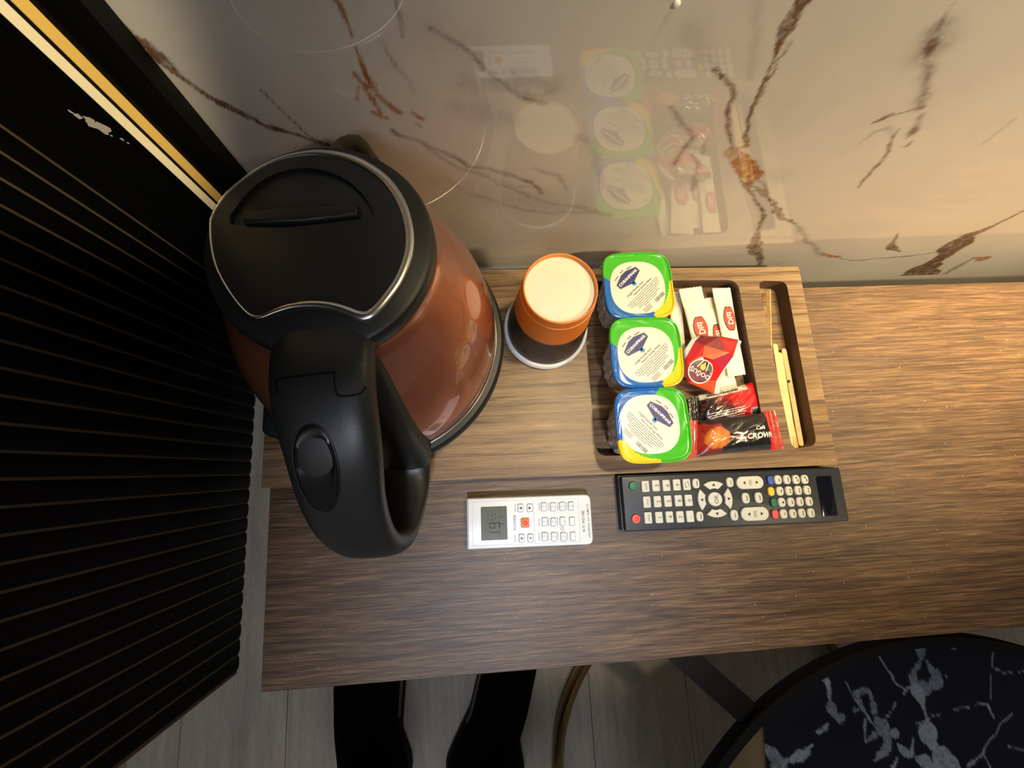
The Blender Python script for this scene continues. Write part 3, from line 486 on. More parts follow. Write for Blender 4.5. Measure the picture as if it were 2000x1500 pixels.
# lid
lid_o = smooth_closed(LID, 3); pk = smooth_closed(POCKET, 2)
area2 = sum(a[0]*b_[1]-b_[0]*a[1] for a, b_ in zip(lid_o, lid_o[1:]+lid_o[:1]))
if area2 < 0: lid_o = lid_o[::-1]
if sum(a[0]*b_[1]-b_[0]*a[1] for a, b_ in zip(pk, pk[1:]+pk[:1])) < 0: pk = pk[::-1]
lc = np.mean(lid_o, 0)
def lz(x, y): # slight dome
    return 21.62-.004*((x-lc[0])**2+(y-lc[1])**2)
mb = MB(); V2, F2 = tri_fill([lid_o, pk]); mb.add([(x, y, lz(x, y)) for x, y in V2], F2)
n = len(lid_o); mb.add([(x, y, 21.3) for x, y in lid_o]+[(x, y, lz(x, y)) for x, y in lid_o], [(i, (i+1) % n, n+(i+1) % n, n+i) for i in range(n)])
n = len(pk); pc = np.mean(pk, 0); rings = []
pmin = min(p[1] for p in pk)
for t, dz in ((0, 0), (.012, .1), (.03, .9), (.06, 1.5), (.3, 1.6), (.6, 1.7)):
    rings.append([(x+(pc[0]-x)*t, y+(pc[1]-y)*t*.8, lz(x, y)-dz*(.25+.75*min(1, max(0, (y-pmin)/1.2))) if True else 0) for x, y in pk])
mb.rings(rings, True, False, True, 1)
ld = mb.build('lid', [K['black'], K['ink']], kt, angle=30)  # pocket faces get a darker black, recess shade put into the colour
lev = LEVER if sum(a[0]*b_[1]-b_[0]*a[1] for a, b_ in zip(LEVER, LEVER[1:]+LEVER[:1])) > 0 else LEVER[::-1]
mb = MB(); mb.rplate(lev, 20.2, 21.85, .16); mb.build('lid_latch', K['black'], ld)
mb = MB(); rad = [.08+.17*max(0, min(1, (x+11)/5)) for x, y in lid_o]
mb.tube([(x, y, lz(x, y)+.0) for x, y in lid_o], rad, 10, True, flat=.8); mb.build('lid_trim', K['steel'], ld, label='chrome wire trim around the lid')
# a shallow fin of black plastic inside the rim around the lid
rim = MB(); V2, F2 = tri_fill([[(kc(21)[0]+5.72*math.cos(a), kc(21)[1]+5.72*math.sin(a)) for a in [2*PI*i/80 for i in range(80)]], lid_o]) if False else (None, None)
# spout
mb = MB(); n = len(SPOUT); cxy = kc(19)
low = []
for i, p in enumerate(SPOUT):
    a = math.radians(96-52*i/(n-1)); low.append((cxy[0]+6.35*math.cos(a), cxy[1]+6.35*math.sin(a), 17.2))
midr = [((p[0]*.62+q[0]*.38), (p[1]*.62+q[1]*.38), 19.6) for p, q in zip(SPOUT, low)]
inner = [(p[0]+(cxy[0]+1.2-p[0])*.12, p[1]+(cxy[1]-p[1])*.12-.05, p[2]-.05) for p in SPOUT]
inlow = [(p[0]+(cxy[0]+1.2-p[0])*.28, p[1]+(cxy[1]-p[1])*.2, 19.6) for p in SPOUT]
mb.rings([low, midr, [tuple(p) for p in SPOUT], inner, inlow], False); mb.build('spout', K['spout'], kt, angle=70)
# handle
path = [(-8.1, 7.3, 20.6), (-8.05, 5.6, 21.0), (-7.95, 3.9, 21.0), (-7.7, 1.4, 20.3), (-7.85, -1.1, 18.3), (-7.95, -3.0, 15.6), (-7.7, -4.15, 12.9), (-7.2, -4.0, 10.4), (-6.7, -2.2, 8.7), (-6.5, -.2, 8.0), (-6.6, 1.4, 8.4)]
hw = [2.5, 2.5, 2.45, 2.3, 2.15, 2.05, 1.85, 1.7, 1.65, 1.7, 1.9]; ht = [.7, .9, 1.0, 1.0, .95, .9, .85, .8, .8, .8, .7]
P = smooth_open([p+(a, b_) for p, a, b_ in zip([tuple(q) for q in path], hw, ht)], 5) if False else None
def sm(vals): # smooth scalars the same way
    return [v[0] for v in smooth_open([(a, 0, 0) for a in vals], 5)]
pp = smooth_open(path, 5); sw = sm(hw); st_ = sm(ht); R = []
for i, p in enumerate(pp):
    p = Vector(p); t = (Vector(pp[min(i+1, len(pp)-1)])-Vector(pp[max(i-1, 0)])).normalized()
    side = Vector((1, 0, 0)); side = (side-t*side.dot(t)).normalized(); up = side.cross(t)
    R.append([tuple(p+side*x*1.0+up*y) for x, y in ell(2*sw[i], 2*st_[i], 28, p=2.9)])
HR = R
mb = MB(); mb.rings(R, True, True, True); hd = mb.build('handle', K['black'], kt, angle=60)
# seam of the hinge cover: thin dark channels on the top of the handle
def htop(u, k): # u across -1..1, k index along
    i = int(k); f = k-i; p = Vector(pp[i])*(1-f)+Vector(pp[min(i+1, len(pp)-1)])*f
    t = (Vector(pp[min(i+1, len(pp)-1)])-Vector(pp[max(i-1, 0)])).normalized(); side = Vector((1, 0, 0)); side = (side-t*side.dot(t)).normalized(); up = side.cross(t)
    up = -up if up.z < 0 else up
    w_, h_ = sw[i]*(1-f)+sw[min(i+1, len(pp)-1)]*f, st_[i]*(1-f)+st_[min(i+1, len(pp)-1)]*f
    y = h_*(max(0, 1-abs(u)**2.9))**(1/2.9); return p+side*(u*w_)+up*y
mb = MB(); seam = [(-.72, 9.2), (-.73, 7.8), (-.2, 7.6), (.3, 7.5), (.34, 7.9), (.36, 9.6), (.44, 10.2), (.78, 10.2), (.88, 9.5)]
mb.tube([tuple(htop(u, k)) for u, k in smooth_open([(u, k, 0) for u, k in seam], 4) for _ in [0]] if False else [tuple(htop(a[0], a[1])) for a in smooth_open([(u, k, 0) for u, k in seam], 4)], .05, 6)
mb.build('cover_seam', K['groove'] if False else K['blackgloss'], hd, label='dark seam of the hinge cover')
mb = MB(); ring = []; ring2 = []; ring3 = []
for i in range(32):
    a = 2*PI*i/32; u = -.26+.46*math.cos(a)+.05*math.sin(a); k = 16.0+3.7*math.sin(a)*-1
    ring.append(htop(u, k)); c_ = 0
for rr, up in ((1.0, -.03), (1.0, .07), (.93, .11), (.8, .1), (.5, .06), (.2, .04)):
    R = []
    for i in range(32):
        a = 2*PI*i/32; u = -.26+rr*(.44*math.cos(a)+.05*math.sin(a)); k = 16.0-3.7*rr*math.sin(a); q = htop(u, k)
        dip = -.16*math.exp(-((k-14.6)/1.6)**2)*(1 if rr < .9 else 0)
        R.append(tuple(q+Vector((0, -.3, 1)).normalized()*(up+dip)))
    ring2.append(R)
mb.rings(ring2, True, False, True); mb.build('lid_release_button', K['blackgloss'], hd, angle=60)
mb = MB(); mb.tube([tuple(q+Vector((0, -.3, 1)).normalized()*.0) for q in ring], .05, 6, True); mb.build('button_surround', K['ink'], hd)
# handle bracket running down the body
R = []
for z, yy, xr in smooth_open([(20.2, 5.6, -5.95), (19.0, 4.9, -5.6), (17.0, 3.65, -5.25), (15, 2.5, -4.95), (13, 1.7, -4.7), (11.2, 1.15, -4.45), (9.6, .55, -4.45), (8.2, .45, -4.8)], 4):
    R.append([(-11.4, yy+3.2, z), (-11.2, yy+1.3, z), (-10.2, yy+.1, z), (xr-1.3, yy-.1, z), (xr-.35, yy+.05, z), (xr, yy+.5, z), (xr+.02, yy+3.4, z)])
mb = MB(); mb.rings(R, True, True, True); mb.build('handle_bracket', K['black'], kt, angle=75)
mb = MB(); mb.rplate(rpoly([(-17.4, 3.7), (-15.8, 3.0), (-14.2, 4.6), (-16.4, 6.6), (-17.4, 6.2)], .4, 3), 6.6, 8.4, .25); mb.build('cord_socket', plain('dark_teal_plastic', srgb(22, 32, 36), .35), kt, angle=40)

# ------------------------------------------------------------------ paper cups
def make_cup(z0, name, label, dz=0, full=True):
    cx, cy = 5.7, 13.1
    t = thing(name, label, 'paper cup', (cx, cy, z0), 'upside-down paper cups on the tray')
    H = 9.1; r0, r1 = 3.72, 2.83
    # the wall: dark print, orange band near the upper end
    mb = MB(); zz = [z0+.28+(H-.28)*i/40 for i in range(41)]; nn = 90
    mb.lathe([(r0-(r0-r1)*(z-z0)/H, z) for z in zz], (cx, cy), nn)
    col = []
    for z in zz:
        for j in range(nn):
            f = (z-z0)/H; th = 2*PI*j/nn
            if f > .56: c = srgb(230, 122, 34)
            else:
                v = .5+.5*math.sin(3*th+9*f+2*math.sin(7*th+5*f)+1.5*math.sin(13*f+4*th)); c = srgb(40+26*v, 32+18*v, 28+12*v)
            col.append((*c, 1))
    mb.build('cup_wall', K['cuppaint'], t, cols=col)
    mb = MB(); mb.tube([(cx+(r0+.1)*math.cos(a), cy+(r0+.1)*math.sin(a), z0+.17) for a in [2*PI*i/64 for i in range(64)]], .17, 8, True); mb.build('rolled_rim', K['rimwhite'], t, label='white rolled rim')
    mb = MB(); mb.lathe([(r1, z0+H-.02), (r1+.0, z0+H+.06), (r1-.06, z0+H+.1), (r1-.12, z0+H+.06), (r1-.15, z0+H-.4)], (cx, cy), 64)
    mb.tube([(cx+(r1+.1)*math.cos(a), cy+(r1+.1)*math.sin(a), z0+H-.95) for a in [2*PI*i/64 for i in range(64)]], .045, 6, True)
    mb.build('base_edge', K['orange'], t)
    mb = MB(); mb.lathe([(r1-.14, z0+H-.38), (r1-.14, z0+H-.33), (.02, z0+H-.3)], (cx, cy), 64, cap1=True); mb.build('cup_bottom', K['cream'], t, label='cream recessed bottom of the cup')
    return t
make_cup(TH+.62, 'paper_cup', 'upside-down orange and black paper cup, topmost of its pair')
make_cup(TH, 'paper_cup', 'paper cup under the topmost one, only its white rim in view')

# ------------------------------------------------------------------ water cups
def lid_label(o, rot):
    pass
def make_water(cx, cy, rot, label, name='water_cup', zl=6.9):
    t = thing(name, label, 'water cup', (cx, cy, TF), 'sealed water cups in the tray', rz=rot)
    L0 = (0, 0, TF)
    def bld(mb, nm, mt, par=None, **kw):
        o = mb.build(nm, mt, None, loc=L0, **kw); o.parent = par or t; o.location = (0, 0, 0); return o
    # ribbed clear body
    def sq(r, z, rib=0, n=64, p=3.2):
        out = []
        for i in range(n):
            a = 2*PI*i/n; c, s_ = math.cos(a), math.sin(a); k = (abs(c)**p+abs(s_)**p)**(-1/p)*(r+rib*math.cos(16*a)); out.append((k*c, k*s_, z))
        return out
    mb = MB(); R = []
    for i in range(31):
        f = i/30; z = TF+(zl-.35-TF)*f; r_ = 2.25+.5*f+(.12 if f > .8 else 0)-(.35*(1-min(1, f*9))**2)
        r_ += .05*math.sin(f*PI*14)*(f < .8)
        R.append(sq(r_, z, .07 if .06 < f < .78 else 0))
    R2 = [[(x*.965, y*.965, z+.05) for x, y, z in r_] for r_ in R]
    mb.rings(R+R2[::-1], True, False, False); mb.add(R[0], [tuple(range(64))[::-1]]); mb.add(R2[0], [tuple(range(64))])
    bld(mb, 'cup_body', K['clear'], angle=60)
    mb = MB(); mb.rings([[(x*.955, y*.955, z+.06) for x, y, z in r_] for r_ in R[:26]], True, True, True); bld(mb, 'water', K['water'], angle=60)
    # flange and printed lid: three colour zones with curved borders
    n = 120; S = 3.12; fl_ = MB()
    def ro(k, a, p=4.6):
        c, s_ = math.cos(a), math.sin(a); q = (abs(c)**p+abs(s_)**p)**(-1/p)*k; return q*c, q*s_
    # label outline: offset squircle
    def lab(a, k=1.0):
        p = 2.5; c, s_ = math.cos(a), math.sin(a); q = (abs(c)**p+abs(s_)**p)**(-1/p)*2.45*k; return q*c-.08, q*s_-.22
    rings = []
    prof = ((1.0, -.32, 0), (1.0, -.05, 0), (.985, .02, 0), (.96, .03, 0), (.935, -.05, 0), (.92, -.12, 0), (.0, -.12, 1), (.0, -.12, .5))
    def prt(a, f):
        d = math.degrees(a) % 360; b1 = 166; b2 = 291; b3a = 6+(1-f)*(-51); d2 = d if d > 30 else d+360
        b2 = 291+(1-f)*10
        e3 = 366-(1-f)*55
        if 166 <= d < b2: return 1
        if b2 <= d2 < e3: return 2
        return 0
    pr_ = [(1.0, zl-.34), (1.0, zl-.06), (.988, zl+.0), (.965, zl+.01), (.945, zl-.06), (.93, zl-.1)]
    for k, z in pr_: rings.append([(*ro(S*k, 2*PI*i/n), z) for i in range(n)])
    steps = 8
    for s_ in range(1, steps+1):
        f = s_/steps; rings.append([((1-f)*ro(S*.93, 2*PI*i/n)[0]+f*lab(2*PI*i/n, .97)[0], (1-f)*ro(S*.93, 2*PI*i/n)[1]+f*lab(2*PI*i/n, .97)[1], zl-.1+.025*math.sin(9*2*PI*i/n+f*5)*(1-f)) for i in range(n)])
    V = [p for r_ in rings for p in r_]; F = []; mi = []
    for i in range(len(rings)-1):
        f = 1-max(0, (i-len(pr_)+1))/steps
        for j in range(n):
            k = (j+1) % n; F.append((i*n+j, i*n+k, (i+1)*n+k, (i+1)*n+j)); mi.append(prt(2*PI*(j+.5)/n, f))
    fl_.v = V; fl_.f = F; fl_.m = mi; fl_.add(rings[-1], [tuple(range(n))], 0)
    lid = bld(fl_, 'foil_lid', [K['lidgreen'], K['lidblue'], K['lidyellow']], angle=50)
    mb = MB(); mb.add([(*lab(2*PI*i/n), zl-.06) for i in range(n)]+[(*lab(2*PI*i/n), zl-.11) for i in range(n)], [tuple(range(n))]+[(i, n+i, n+(i+1) % n, (i+1) % n) for i in range(n)])
    lb = bld(mb, 'lid_label', K['lidpaper'], lid, smooth=False)
    # print, drawn upright then turned 42 degrees
    A = math.radians(42); ca, sa = math.cos(A), math.sin(A); pz = zl-.05
    pm = MB()
    def T(x, y): return (x*ca-y*sa-.05, x*sa+y*ca-.2)
    def ft(pts, mi, dz=0): pm.add([(*T(x, y), pz+dz) for x, y in pts], [tuple(range(len(pts)))], mi)
    def tx(s, x, y, size, mi, fit=None, **kw):
        X_, Y_ = T(x, y); put_text(pm, s, X_, Y_, pz+.012, size, A, fit, mi, **kw)
    ft([(-1.32, .93), (-1.22, .85), (-1.32, 1.55), (-1.32, 1.55), ] if False else [(-1.3, .95), (-.25, .62), (0, .42), (.25, .62), (1.3, .95), (1.3, 1.45), (.32, 1.82), (-.32, 1.82), (-1.3, 1.45)], 4)
    ft([(-1.22, 1.0), (-.22, .68), (0, .5), (.22, .68), (1.22, 1.0), (1.22, 1.4), (.3, 1.75), (-.3, 1.75), (-1.22, 1.4)], 1, .005)
    tx('ÇOBANPINAR', 0, 1.2, .26, 0, 2.3, bold=.03)
    c0 = T(.0, .47); pm.add([(c0[0]+.2*math.cos(2*PI*i/16), c0[1]+.2*math.sin(2*PI*i/16), pz+.008) for i in range(16)], [tuple(range(16))], 2)
    ft([(-.12, .5), (.12, .5), (0, .85)], 2, .008)
    tx('A/A', 0, 2.02, .2, 3)
    for k in range(5): ft([(-1.05+.11*k, 1.8+.02*k), (-.97+.11*k, 1.81+.02*k), (-.97+.11*k, 1.9+.02*k), (-1.05+.11*k, 1.89+.02*k)], 3); ft([(.5+.11*k, 1.9-.02*k), (.58+.11*k, 1.89-.02*k), (.58+.11*k, 1.8-.02*k), (.5+.11*k, 1.81-.02*k)][::-1], 3)
    tx('Doğal Kaynak Suyu', -.35, .05, .2, 3, 2.1, shear=.3); tx('Natural Spring Water', .35, -.26, .18, 3, 2.4, shear=.3)
    for k in range(7):
        y = -.55-.17*k; L = [4.0, 3.9, 3.8, 3.3, 2.4, 2.6, 1.6][k]; x = -L/2+(.0 if k < 4 else -.1); rr = random.Random(k)
        while x < L/2:
            d = rr.uniform(.08, .3); ft([(x, y), (min(x+d, L/2), y), (min(x+d, L/2), y+.055), (x, y+.055)], 4); x += d+.05
    x = .15
    rr = random.Random(9)
    while x < 1.25:
        d = rr.choice((.02, .035, .05)); ft([(x, -2.12), (x+d, -2.12), (x+d, -1.78), (x, -1.78)], 4); x += d+rr.choice((.025, .04))
    ft([(-1.35, -1.78), (-.35, -1.78), (-.35, -1.74), (-1.35, -1.74)], 4)
    for k in range(4): ft([(-1.3, -1.87-.08*k), (-.4, -1.87-.08*k), (-.4, -1.84-.08*k), (-1.3, -1.84-.08*k)], 4)
    bld(pm, 'lid_print', [K['whiteink'], K['navy'], K['cyan'], K['ink'], K['grey']], lid, smooth=False)
    return t
make_water(CUPS[0][0], CUPS[0][1]-.1, math.radians(0), 'sealed water cup nearest the marble wall, beside the sugar sachets')
make_water(CUPS[1][0]+.05, CUPS[1][1]-.05, math.radians(-1), 'sealed water cup in the middle of the three, left of the red tea packet')
make_water(CUPS[2][0]+.1, CUPS[2][1]-.15, math.radians(-90), 'sealed water cup nearest the remotes, its label turned the other way', zl=6.95)

# ------------------------------------------------------------------ sachets and packets
def surf_quad(Q, u, v):
    a, b_, c, d = [np.array(q) for q in Q]; return (a*(1-u)+b_*u)*(1-v)+(d*(1-u)+c*u)*v
def packet(name, label, cat, Q, h, mat, colf=None, nu=60, nv=26, seal=.1, wr=.06, seed=1, zig=.06, group=None, part='pouch', flats=None, sag=0):
    """pillow pouch; Q = TL, TR, BR, BL; u runs along the length"""
    Qm = np.mean(np.array(Q), 0); t = thing(name, label, cat, (float(Qm[0]), float(Qm[1]), float(Qm[2])), group)
    rg = np.random.default_rng(seed); ph = rg.uniform(0, 6, 8); kx = rg.uniform(4, 16, 8); ky = rg.uniform(3, 11, 8)
    def hgt(u, v):
        e = min(1, max(0, (u-seal)/.16)); e2 = min(1, max(0, (1-seal-u)/.16)); e = math.sin(PI/2*min(e, e2))**.8
        s_ = max(0, math.sin(PI*v))**.55
        wrk = sum(math.sin(kx[i]*u*2+ky[i]*v*2+ph[i]) for i in range(8))/8
        rib = .045*math.sin(u*260) if (u < seal or u > 1-seal) else 0
        return h*e*s_*(1+wr*2*wrk)+wr*.5*wrk*s_+rib
    mb = MB(); cols_ = []; nrm = np.array([0, 0, 1.])
    us = sorted(set([i/nu for i in range(nu+1)]+[seal*k/14 for k in range(15)]+[1-seal*k/14 for k in range(15)]))
    V = []
    for side in (1, -1):
        for ui, u in enumerate(us):
            for vi in range(nv+1):
                v = vi/nv; uu = u
                if zig and (u < .001 or u > .999): uu = u+(zig*.2 if u > .5 else -zig*.2)*(1 if vi % 2 else 0)
                waist = 1-.05*math.sin(PI*min(1, max(0, (u-seal)/(1-2*seal))))
                vv = .5+(v-.5)*waist; p = surf_quad(Q, uu, vv); k = hgt(u, v)
                z = p[2]+(k*.75 if side > 0 else -k*.25)+(.015 if side > 0 else -.015)
                V.append((p[0], p[1], z)); c = colf(u, v, side) if colf else (1, 1, 1); cols_.append((*c, 1))
    nn = nv+1; nU = len(us); F = []
    for s_ in (0, 1):
        o = s_*nU*nn
        for i in range(nU-1):
            for j in range(nv):
                q = (o+i*nn+j, o+i*nn+j+1, o+(i+1)*nn+j+1, o+(i+1)*nn+j)
                F.append(q if s_ == 0 else q[::-1])
    o = nU*nn
    for i in range(nU-1):
        F.append((i*nn, (i+1)*nn, o+(i+1)*nn, o+i*nn)); F.append((i*nn+nv, o+i*nn+nv, o+(i+1)*nn+nv, (i+1)*nn+nv))
    for j in range(nv): F.append((j, o+j, o+j+1, j+1)[::1]); k = (nU-1)*nn; F.append((k+j, k+j+1, o+k+j+1, o+k+j))
    mb.add(V, F); ob = mb.build(part, mat, t, cols=cols_ if colf else None, angle=60)
    def S(u, v, lift=.03):
        waist = 1-.05*math.sin(PI*min(1, max(0, (u-seal)/(1-2*seal)))); p = surf_quad(Q, u, .5+(v-.5)*waist); return (p[0], p[1], p[2]+hgt(u, v)*.75+.015+lift)
    return t, ob, S
def drape(mb, V, F, S, u0, v0, ang, ul, vl, mi=0):
    """V flat verts in cm; placed at (u0,v0) on packet of length ul, width vl"""
    ca, sa = math.cos(ang), math.sin(ang); P = [S(u0+(a*ca-b_*sa)/ul, v0-(a*sa+b_*ca)/vl) for a, b_ in V]; mb.add(P, F, mi)
def poly(pts): return pts, [tuple(range(len(pts)))]
sg = [('white sugar sachet with red badge lying nearest the right side of its compartment', .32), ('white sugar sachet partly under the rightmost one, its badge half covered', .3), ('white sugar sachet slanting left of centre, red badge near the tea packet', .32), ('white sugar sachet mostly hidden beside the yellow corners of the cups', .3)]
for k, (Q, (lb, hh)) in enumerate(zip(SUGAR, sg)):
    Qr = [Q[0], Q[3], Q[2], Q[1]]  # length from top to bottom
    Q2 = [Q[0], Q[3], Q[2], Q[1]]; Lc = 8.9; Wc = 1.85
    t, ob, S = packet('sugar_sachet', lb, 'sachet', Q2, hh, K['paper'], nu=44, nv=14, seal=.1, wr=.05, seed=k+3, zig=.05, group='sugar sachets in the tray', part='paper_tube')
    if k < 3:
        mb = MB(); pos = [(.365, .60), (.445, .62), (.50, .5)][k]
        L_, W_ = 1.15, .68
        shp = [(-L_, -.3), (-L_*.75, -.5), (-.3, -W_), (.3, -W_), (L_*.75, -.5), (L_, -.3), (L_, .3), (L_*.75, .5), (.3, W_), (-.3, W_), (-L_*.75, .5), (-L_, .3)]
        shp = [(x, y*.85) for x, y in shp]
        def fan(p, sc_): # centre fan so it drapes
            V = [(0, 0)]+[(x*sc_, y*sc_) for x, y in p]; return V, [(0, i, i % len(p)+1) for i in range(1, len(p)+1)]
        Vb, Fb = fan(shp, 1.08); drape(mb, Vb, Fb, lambda u, v: S(u, v, .045), *pos, 0, Lc, Wc, 2); Vb, Fb = fan(shp, 1.0); drape(mb, Vb, Fb, lambda u, v: S(u, v, .06), *pos, 0, Lc, Wc, 0)
        Vt, Ft = text('Dizi', .6, bold=.02); drape(mb, Vt, Ft, lambda u, v: S(u, v, .1), *pos, PI, Lc, Wc, 1)
        mb.build('badge', [K['redink'], K['whiteink'], K['ink']], ob, smooth=False, label='red badge with white lettering')
# coffee packets
BLK = srgb(22, 17, 18); RED = srgb(206, 30, 30); DRD = srgb(110, 20, 26); ORG_ = srgb(226, 96, 44)
def lerp(a, b_, t): t = min(1, max(0, t)); return tuple(x*(1-t)+y*t for x, y in zip(a, b_))
def col1(u, v, s_):
    n_ = .5+.5*math.sin(17*u+5*math.sin(9*v)+3*math.sin(31*u*v)); n2 = .5+.5*math.sin(40*u+11*v+4*math.sin(23*v))
    if u > .87: return lerp(RED, srgb(238, 110, 100), n2**6)
    if u < .12: return BLK
    if v < .18 and u < .74: return lerp(srgb(226, 222, 206), srgb(150, 146, 140), n2**4)
    if u > .74 and v > .74: return lerp(srgb(210, 210, 206), srgb(60, 60, 72), .5+.5*math.sin(230*u))
    c = lerp(BLK, RED, (u-.34)/.25+(.4-v)*1.6+.5*(n_-.5))
    return lerp(c, srgb(170, 60, 70), .35*(n2 > .9))
def col2(u, v, s_):
    n2 = .5+.5*math.sin(50*u+17*v+4*math.sin(23*v))
    if u > .865 or u < .085: return lerp(RED, srgb(240, 90, 80), .35*n2**4)
    c = BLK
    d = math.hypot((u-.27)*8, (v-.55)*3.6)
    if u < .33 and v > .12+.2*u: c = lerp(srgb(176, 40, 20), DRD, abs(v-.5)*1.4)
    if d < 1.05: c = lerp(srgb(236, 158, 76), srgb(196, 100, 36), d*.9+.2*math.sin(8*u*9+9*v))
    if .42 < u < .62 and .5 < v < .68: c = lerp(c, srgb(160, 50, 50), n2)
    if v > .86: c = lerp(c, srgb(60, 66, 76), .6)
    return c
t, ob, S = packet('coffee_packet', 'black and red coffee packet with a white printed strip along its edge', 'coffee packet', [tuple(p) for p in COFFEE[0]], .95, K['coffee'], col1, seed=12, wr=.12, seal=.11, group='coffee packets in the tray')
mb = MB(); rr = random.Random(5)
for k in range(4):
    x = -2.6
    while x < .9:
        d = rr.uniform(.1, .35); V_, F_ = poly([(x, -.03), (x+d, -.03), (x+d, .03), (x, .03)]); drape(mb, V_, F_, lambda u, v: S(u, v, .05), .52, .66+.07*k, 0, 7.7, 3.3, 0); x += d+.06
for k in range(16):
    V_, F_ = poly([(-1.6+.2*k, -.09), (-1.6+.2*k+rr.uniform(.07, .15), -.09), (-1.6+.2*k+rr.uniform(.07, .15), .09), (-1.6+.2*k, .09)]); drape(mb, V_, F_, lambda u, v: S(u, v, .05), .42, .1, 0, 7.7, 3.3, 1)
for k in range(14):
    V_, F_ = poly([(0, -.22), (.04, -.22), (.04, .22), (0, .22)]); drape(mb, V_, F_, lambda u, v: S(u, v, .05), .76+.0075*k, .87, 0, 7.7, 3.3, 1)
mb.build('packet_print', [K['whiteink'], K['ink']], ob, smooth=False)
t, ob, S = packet('coffee_packet', 'black coffee packet with red ends and coffee cup picture, near the tray front', 'coffee packet', [tuple(p) for p in COFFEE[1]], 1.25, K['coffee'], col2, seed=21, wr=.09, seal=.09, group='coffee packets in the tray')
mb = MB()
Vt, Ft = text('CROWN', .52, bold=.03, shear=.2); drape(mb, Vt*np.array([.92, 1]), Ft, lambda u, v: S(u, v, .06), .735, .60, math.radians(-1), 8.5, 3.6)
Vt, Ft = text('Café', .36, bold=.02, shear=.2); drape(mb, Vt, Ft, lambda u, v: S(u, v, .06), .735, .40, math.radians(-1), 8.5, 3.6)
for pts in ([(-.7, .1), (-.3, .3), (.3, .12), (.75, .3), (.6, .05), (.2, -.05), (-.3, .12)], [(-.5, -.3), (.2, -.22), (.6, -.34), (.5, -.5), (-.1, -.42)]):
    V_, F_ = poly([(x, y) for x, y in pts]); drape(mb, V_, [tuple(range(len(pts)))[::-1]], lambda u, v: S(u, v, .08), .50, .52, 0, 8.5, 3.6)
mb.build('packet_print', [K['whiteink']], ob, smooth=False)
# tea packet
tp = thing('tea_packet', 'crumpled red tea packet with round emblem lying over the sugar sachets', 'tea packet', (22, 8, 2.4))
mb = MB(); P = [tuple(p) for p in TEA]
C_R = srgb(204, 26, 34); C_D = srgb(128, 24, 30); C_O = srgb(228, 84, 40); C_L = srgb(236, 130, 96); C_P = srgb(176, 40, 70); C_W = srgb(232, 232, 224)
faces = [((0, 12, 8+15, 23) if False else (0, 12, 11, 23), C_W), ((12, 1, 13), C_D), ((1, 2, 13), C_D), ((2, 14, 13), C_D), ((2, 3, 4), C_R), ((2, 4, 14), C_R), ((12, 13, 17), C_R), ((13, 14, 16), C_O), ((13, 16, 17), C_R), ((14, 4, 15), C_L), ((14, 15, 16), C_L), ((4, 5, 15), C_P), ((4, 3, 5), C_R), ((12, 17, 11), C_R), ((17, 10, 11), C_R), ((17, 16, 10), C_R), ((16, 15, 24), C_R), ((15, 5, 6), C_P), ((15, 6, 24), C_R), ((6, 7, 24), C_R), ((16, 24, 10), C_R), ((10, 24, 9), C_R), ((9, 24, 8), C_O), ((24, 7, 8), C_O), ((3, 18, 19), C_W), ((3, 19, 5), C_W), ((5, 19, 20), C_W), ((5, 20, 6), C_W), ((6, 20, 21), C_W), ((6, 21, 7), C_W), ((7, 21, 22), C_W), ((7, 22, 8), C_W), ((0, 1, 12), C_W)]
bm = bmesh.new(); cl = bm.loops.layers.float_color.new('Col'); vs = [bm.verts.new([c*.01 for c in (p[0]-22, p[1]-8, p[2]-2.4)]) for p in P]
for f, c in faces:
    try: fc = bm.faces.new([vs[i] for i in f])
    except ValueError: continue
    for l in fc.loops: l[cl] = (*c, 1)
bmesh.ops.recalc_face_normals(bm, faces=bm.faces)
if sum(f.normal.z for f in bm.faces) < 0: bmesh.ops.reverse_faces(bm, faces=bm.faces)
bmesh.ops.subdivide_edges(bm, edges=bm.edges[:], cuts=3, use_grid_fill=True, smooth=.0)
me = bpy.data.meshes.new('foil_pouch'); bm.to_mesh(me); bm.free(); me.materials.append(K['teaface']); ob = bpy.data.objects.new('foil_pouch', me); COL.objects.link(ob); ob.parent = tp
me.shade_smooth(); me.set_sharp_from_angle(angle=math.radians(14)); ORG['foil_pouch'] = (22, 8, 2.4)
so = ob.modifiers.new('thickness', 'SOLIDIFY'); so.thickness = .006; so.offset = -1
mb = MB(); lx, ly, lz_ = TEALOGO
def tz(x, y): # sample pouch plane near the logo by inverse distance
    w_ = [(1/((p[0]-x)**2+(p[1]-y)**2+.15)**1.5, p[2]) for p in P]; return sum(a*b_ for a, b_ in w_)/sum(a for a, _ in w_)
from mathutils.bvhtree import BVHTree
_bt = BVHTree.FromPolygons([Vector(p) for p in P], [f for f, _ in faces])
def tzz(x, y, l=.05):
    h = _bt.ray_cast(Vector((x, y, 20)), Vector((0, 0, -1))); return (h[0].z if h[0] else lz_)+l
def disc(r_, mi, l, sc_=1.0):
    for ring_ in range(6):
        a0, a1 = r_*ring_/6, r_*(ring_+1)/6
        for i in range(28):
            a, b_ = 2*PI*i/28, 2*PI*(i+1)/28; q = [(lx+R_*math.cos(t_), ly+R_*math.sin(t_)*1.02) for R_, t_ in ((a0, a), (a1, a), (a1, b_), (a0, b_))]
            mb.add([(x, y, tzz(x, y, l)) for x, y in q], [(0, 1, 2, 3)], mi)
disc(1.12, 0, .05); disc(1.02, 1, .07)
ta = math.radians(-33+180)
def lp(u, v): ca, sa = math.cos(ta), math.sin(ta); return lx+u*ca-v*sa, ly+u*sa+v*ca
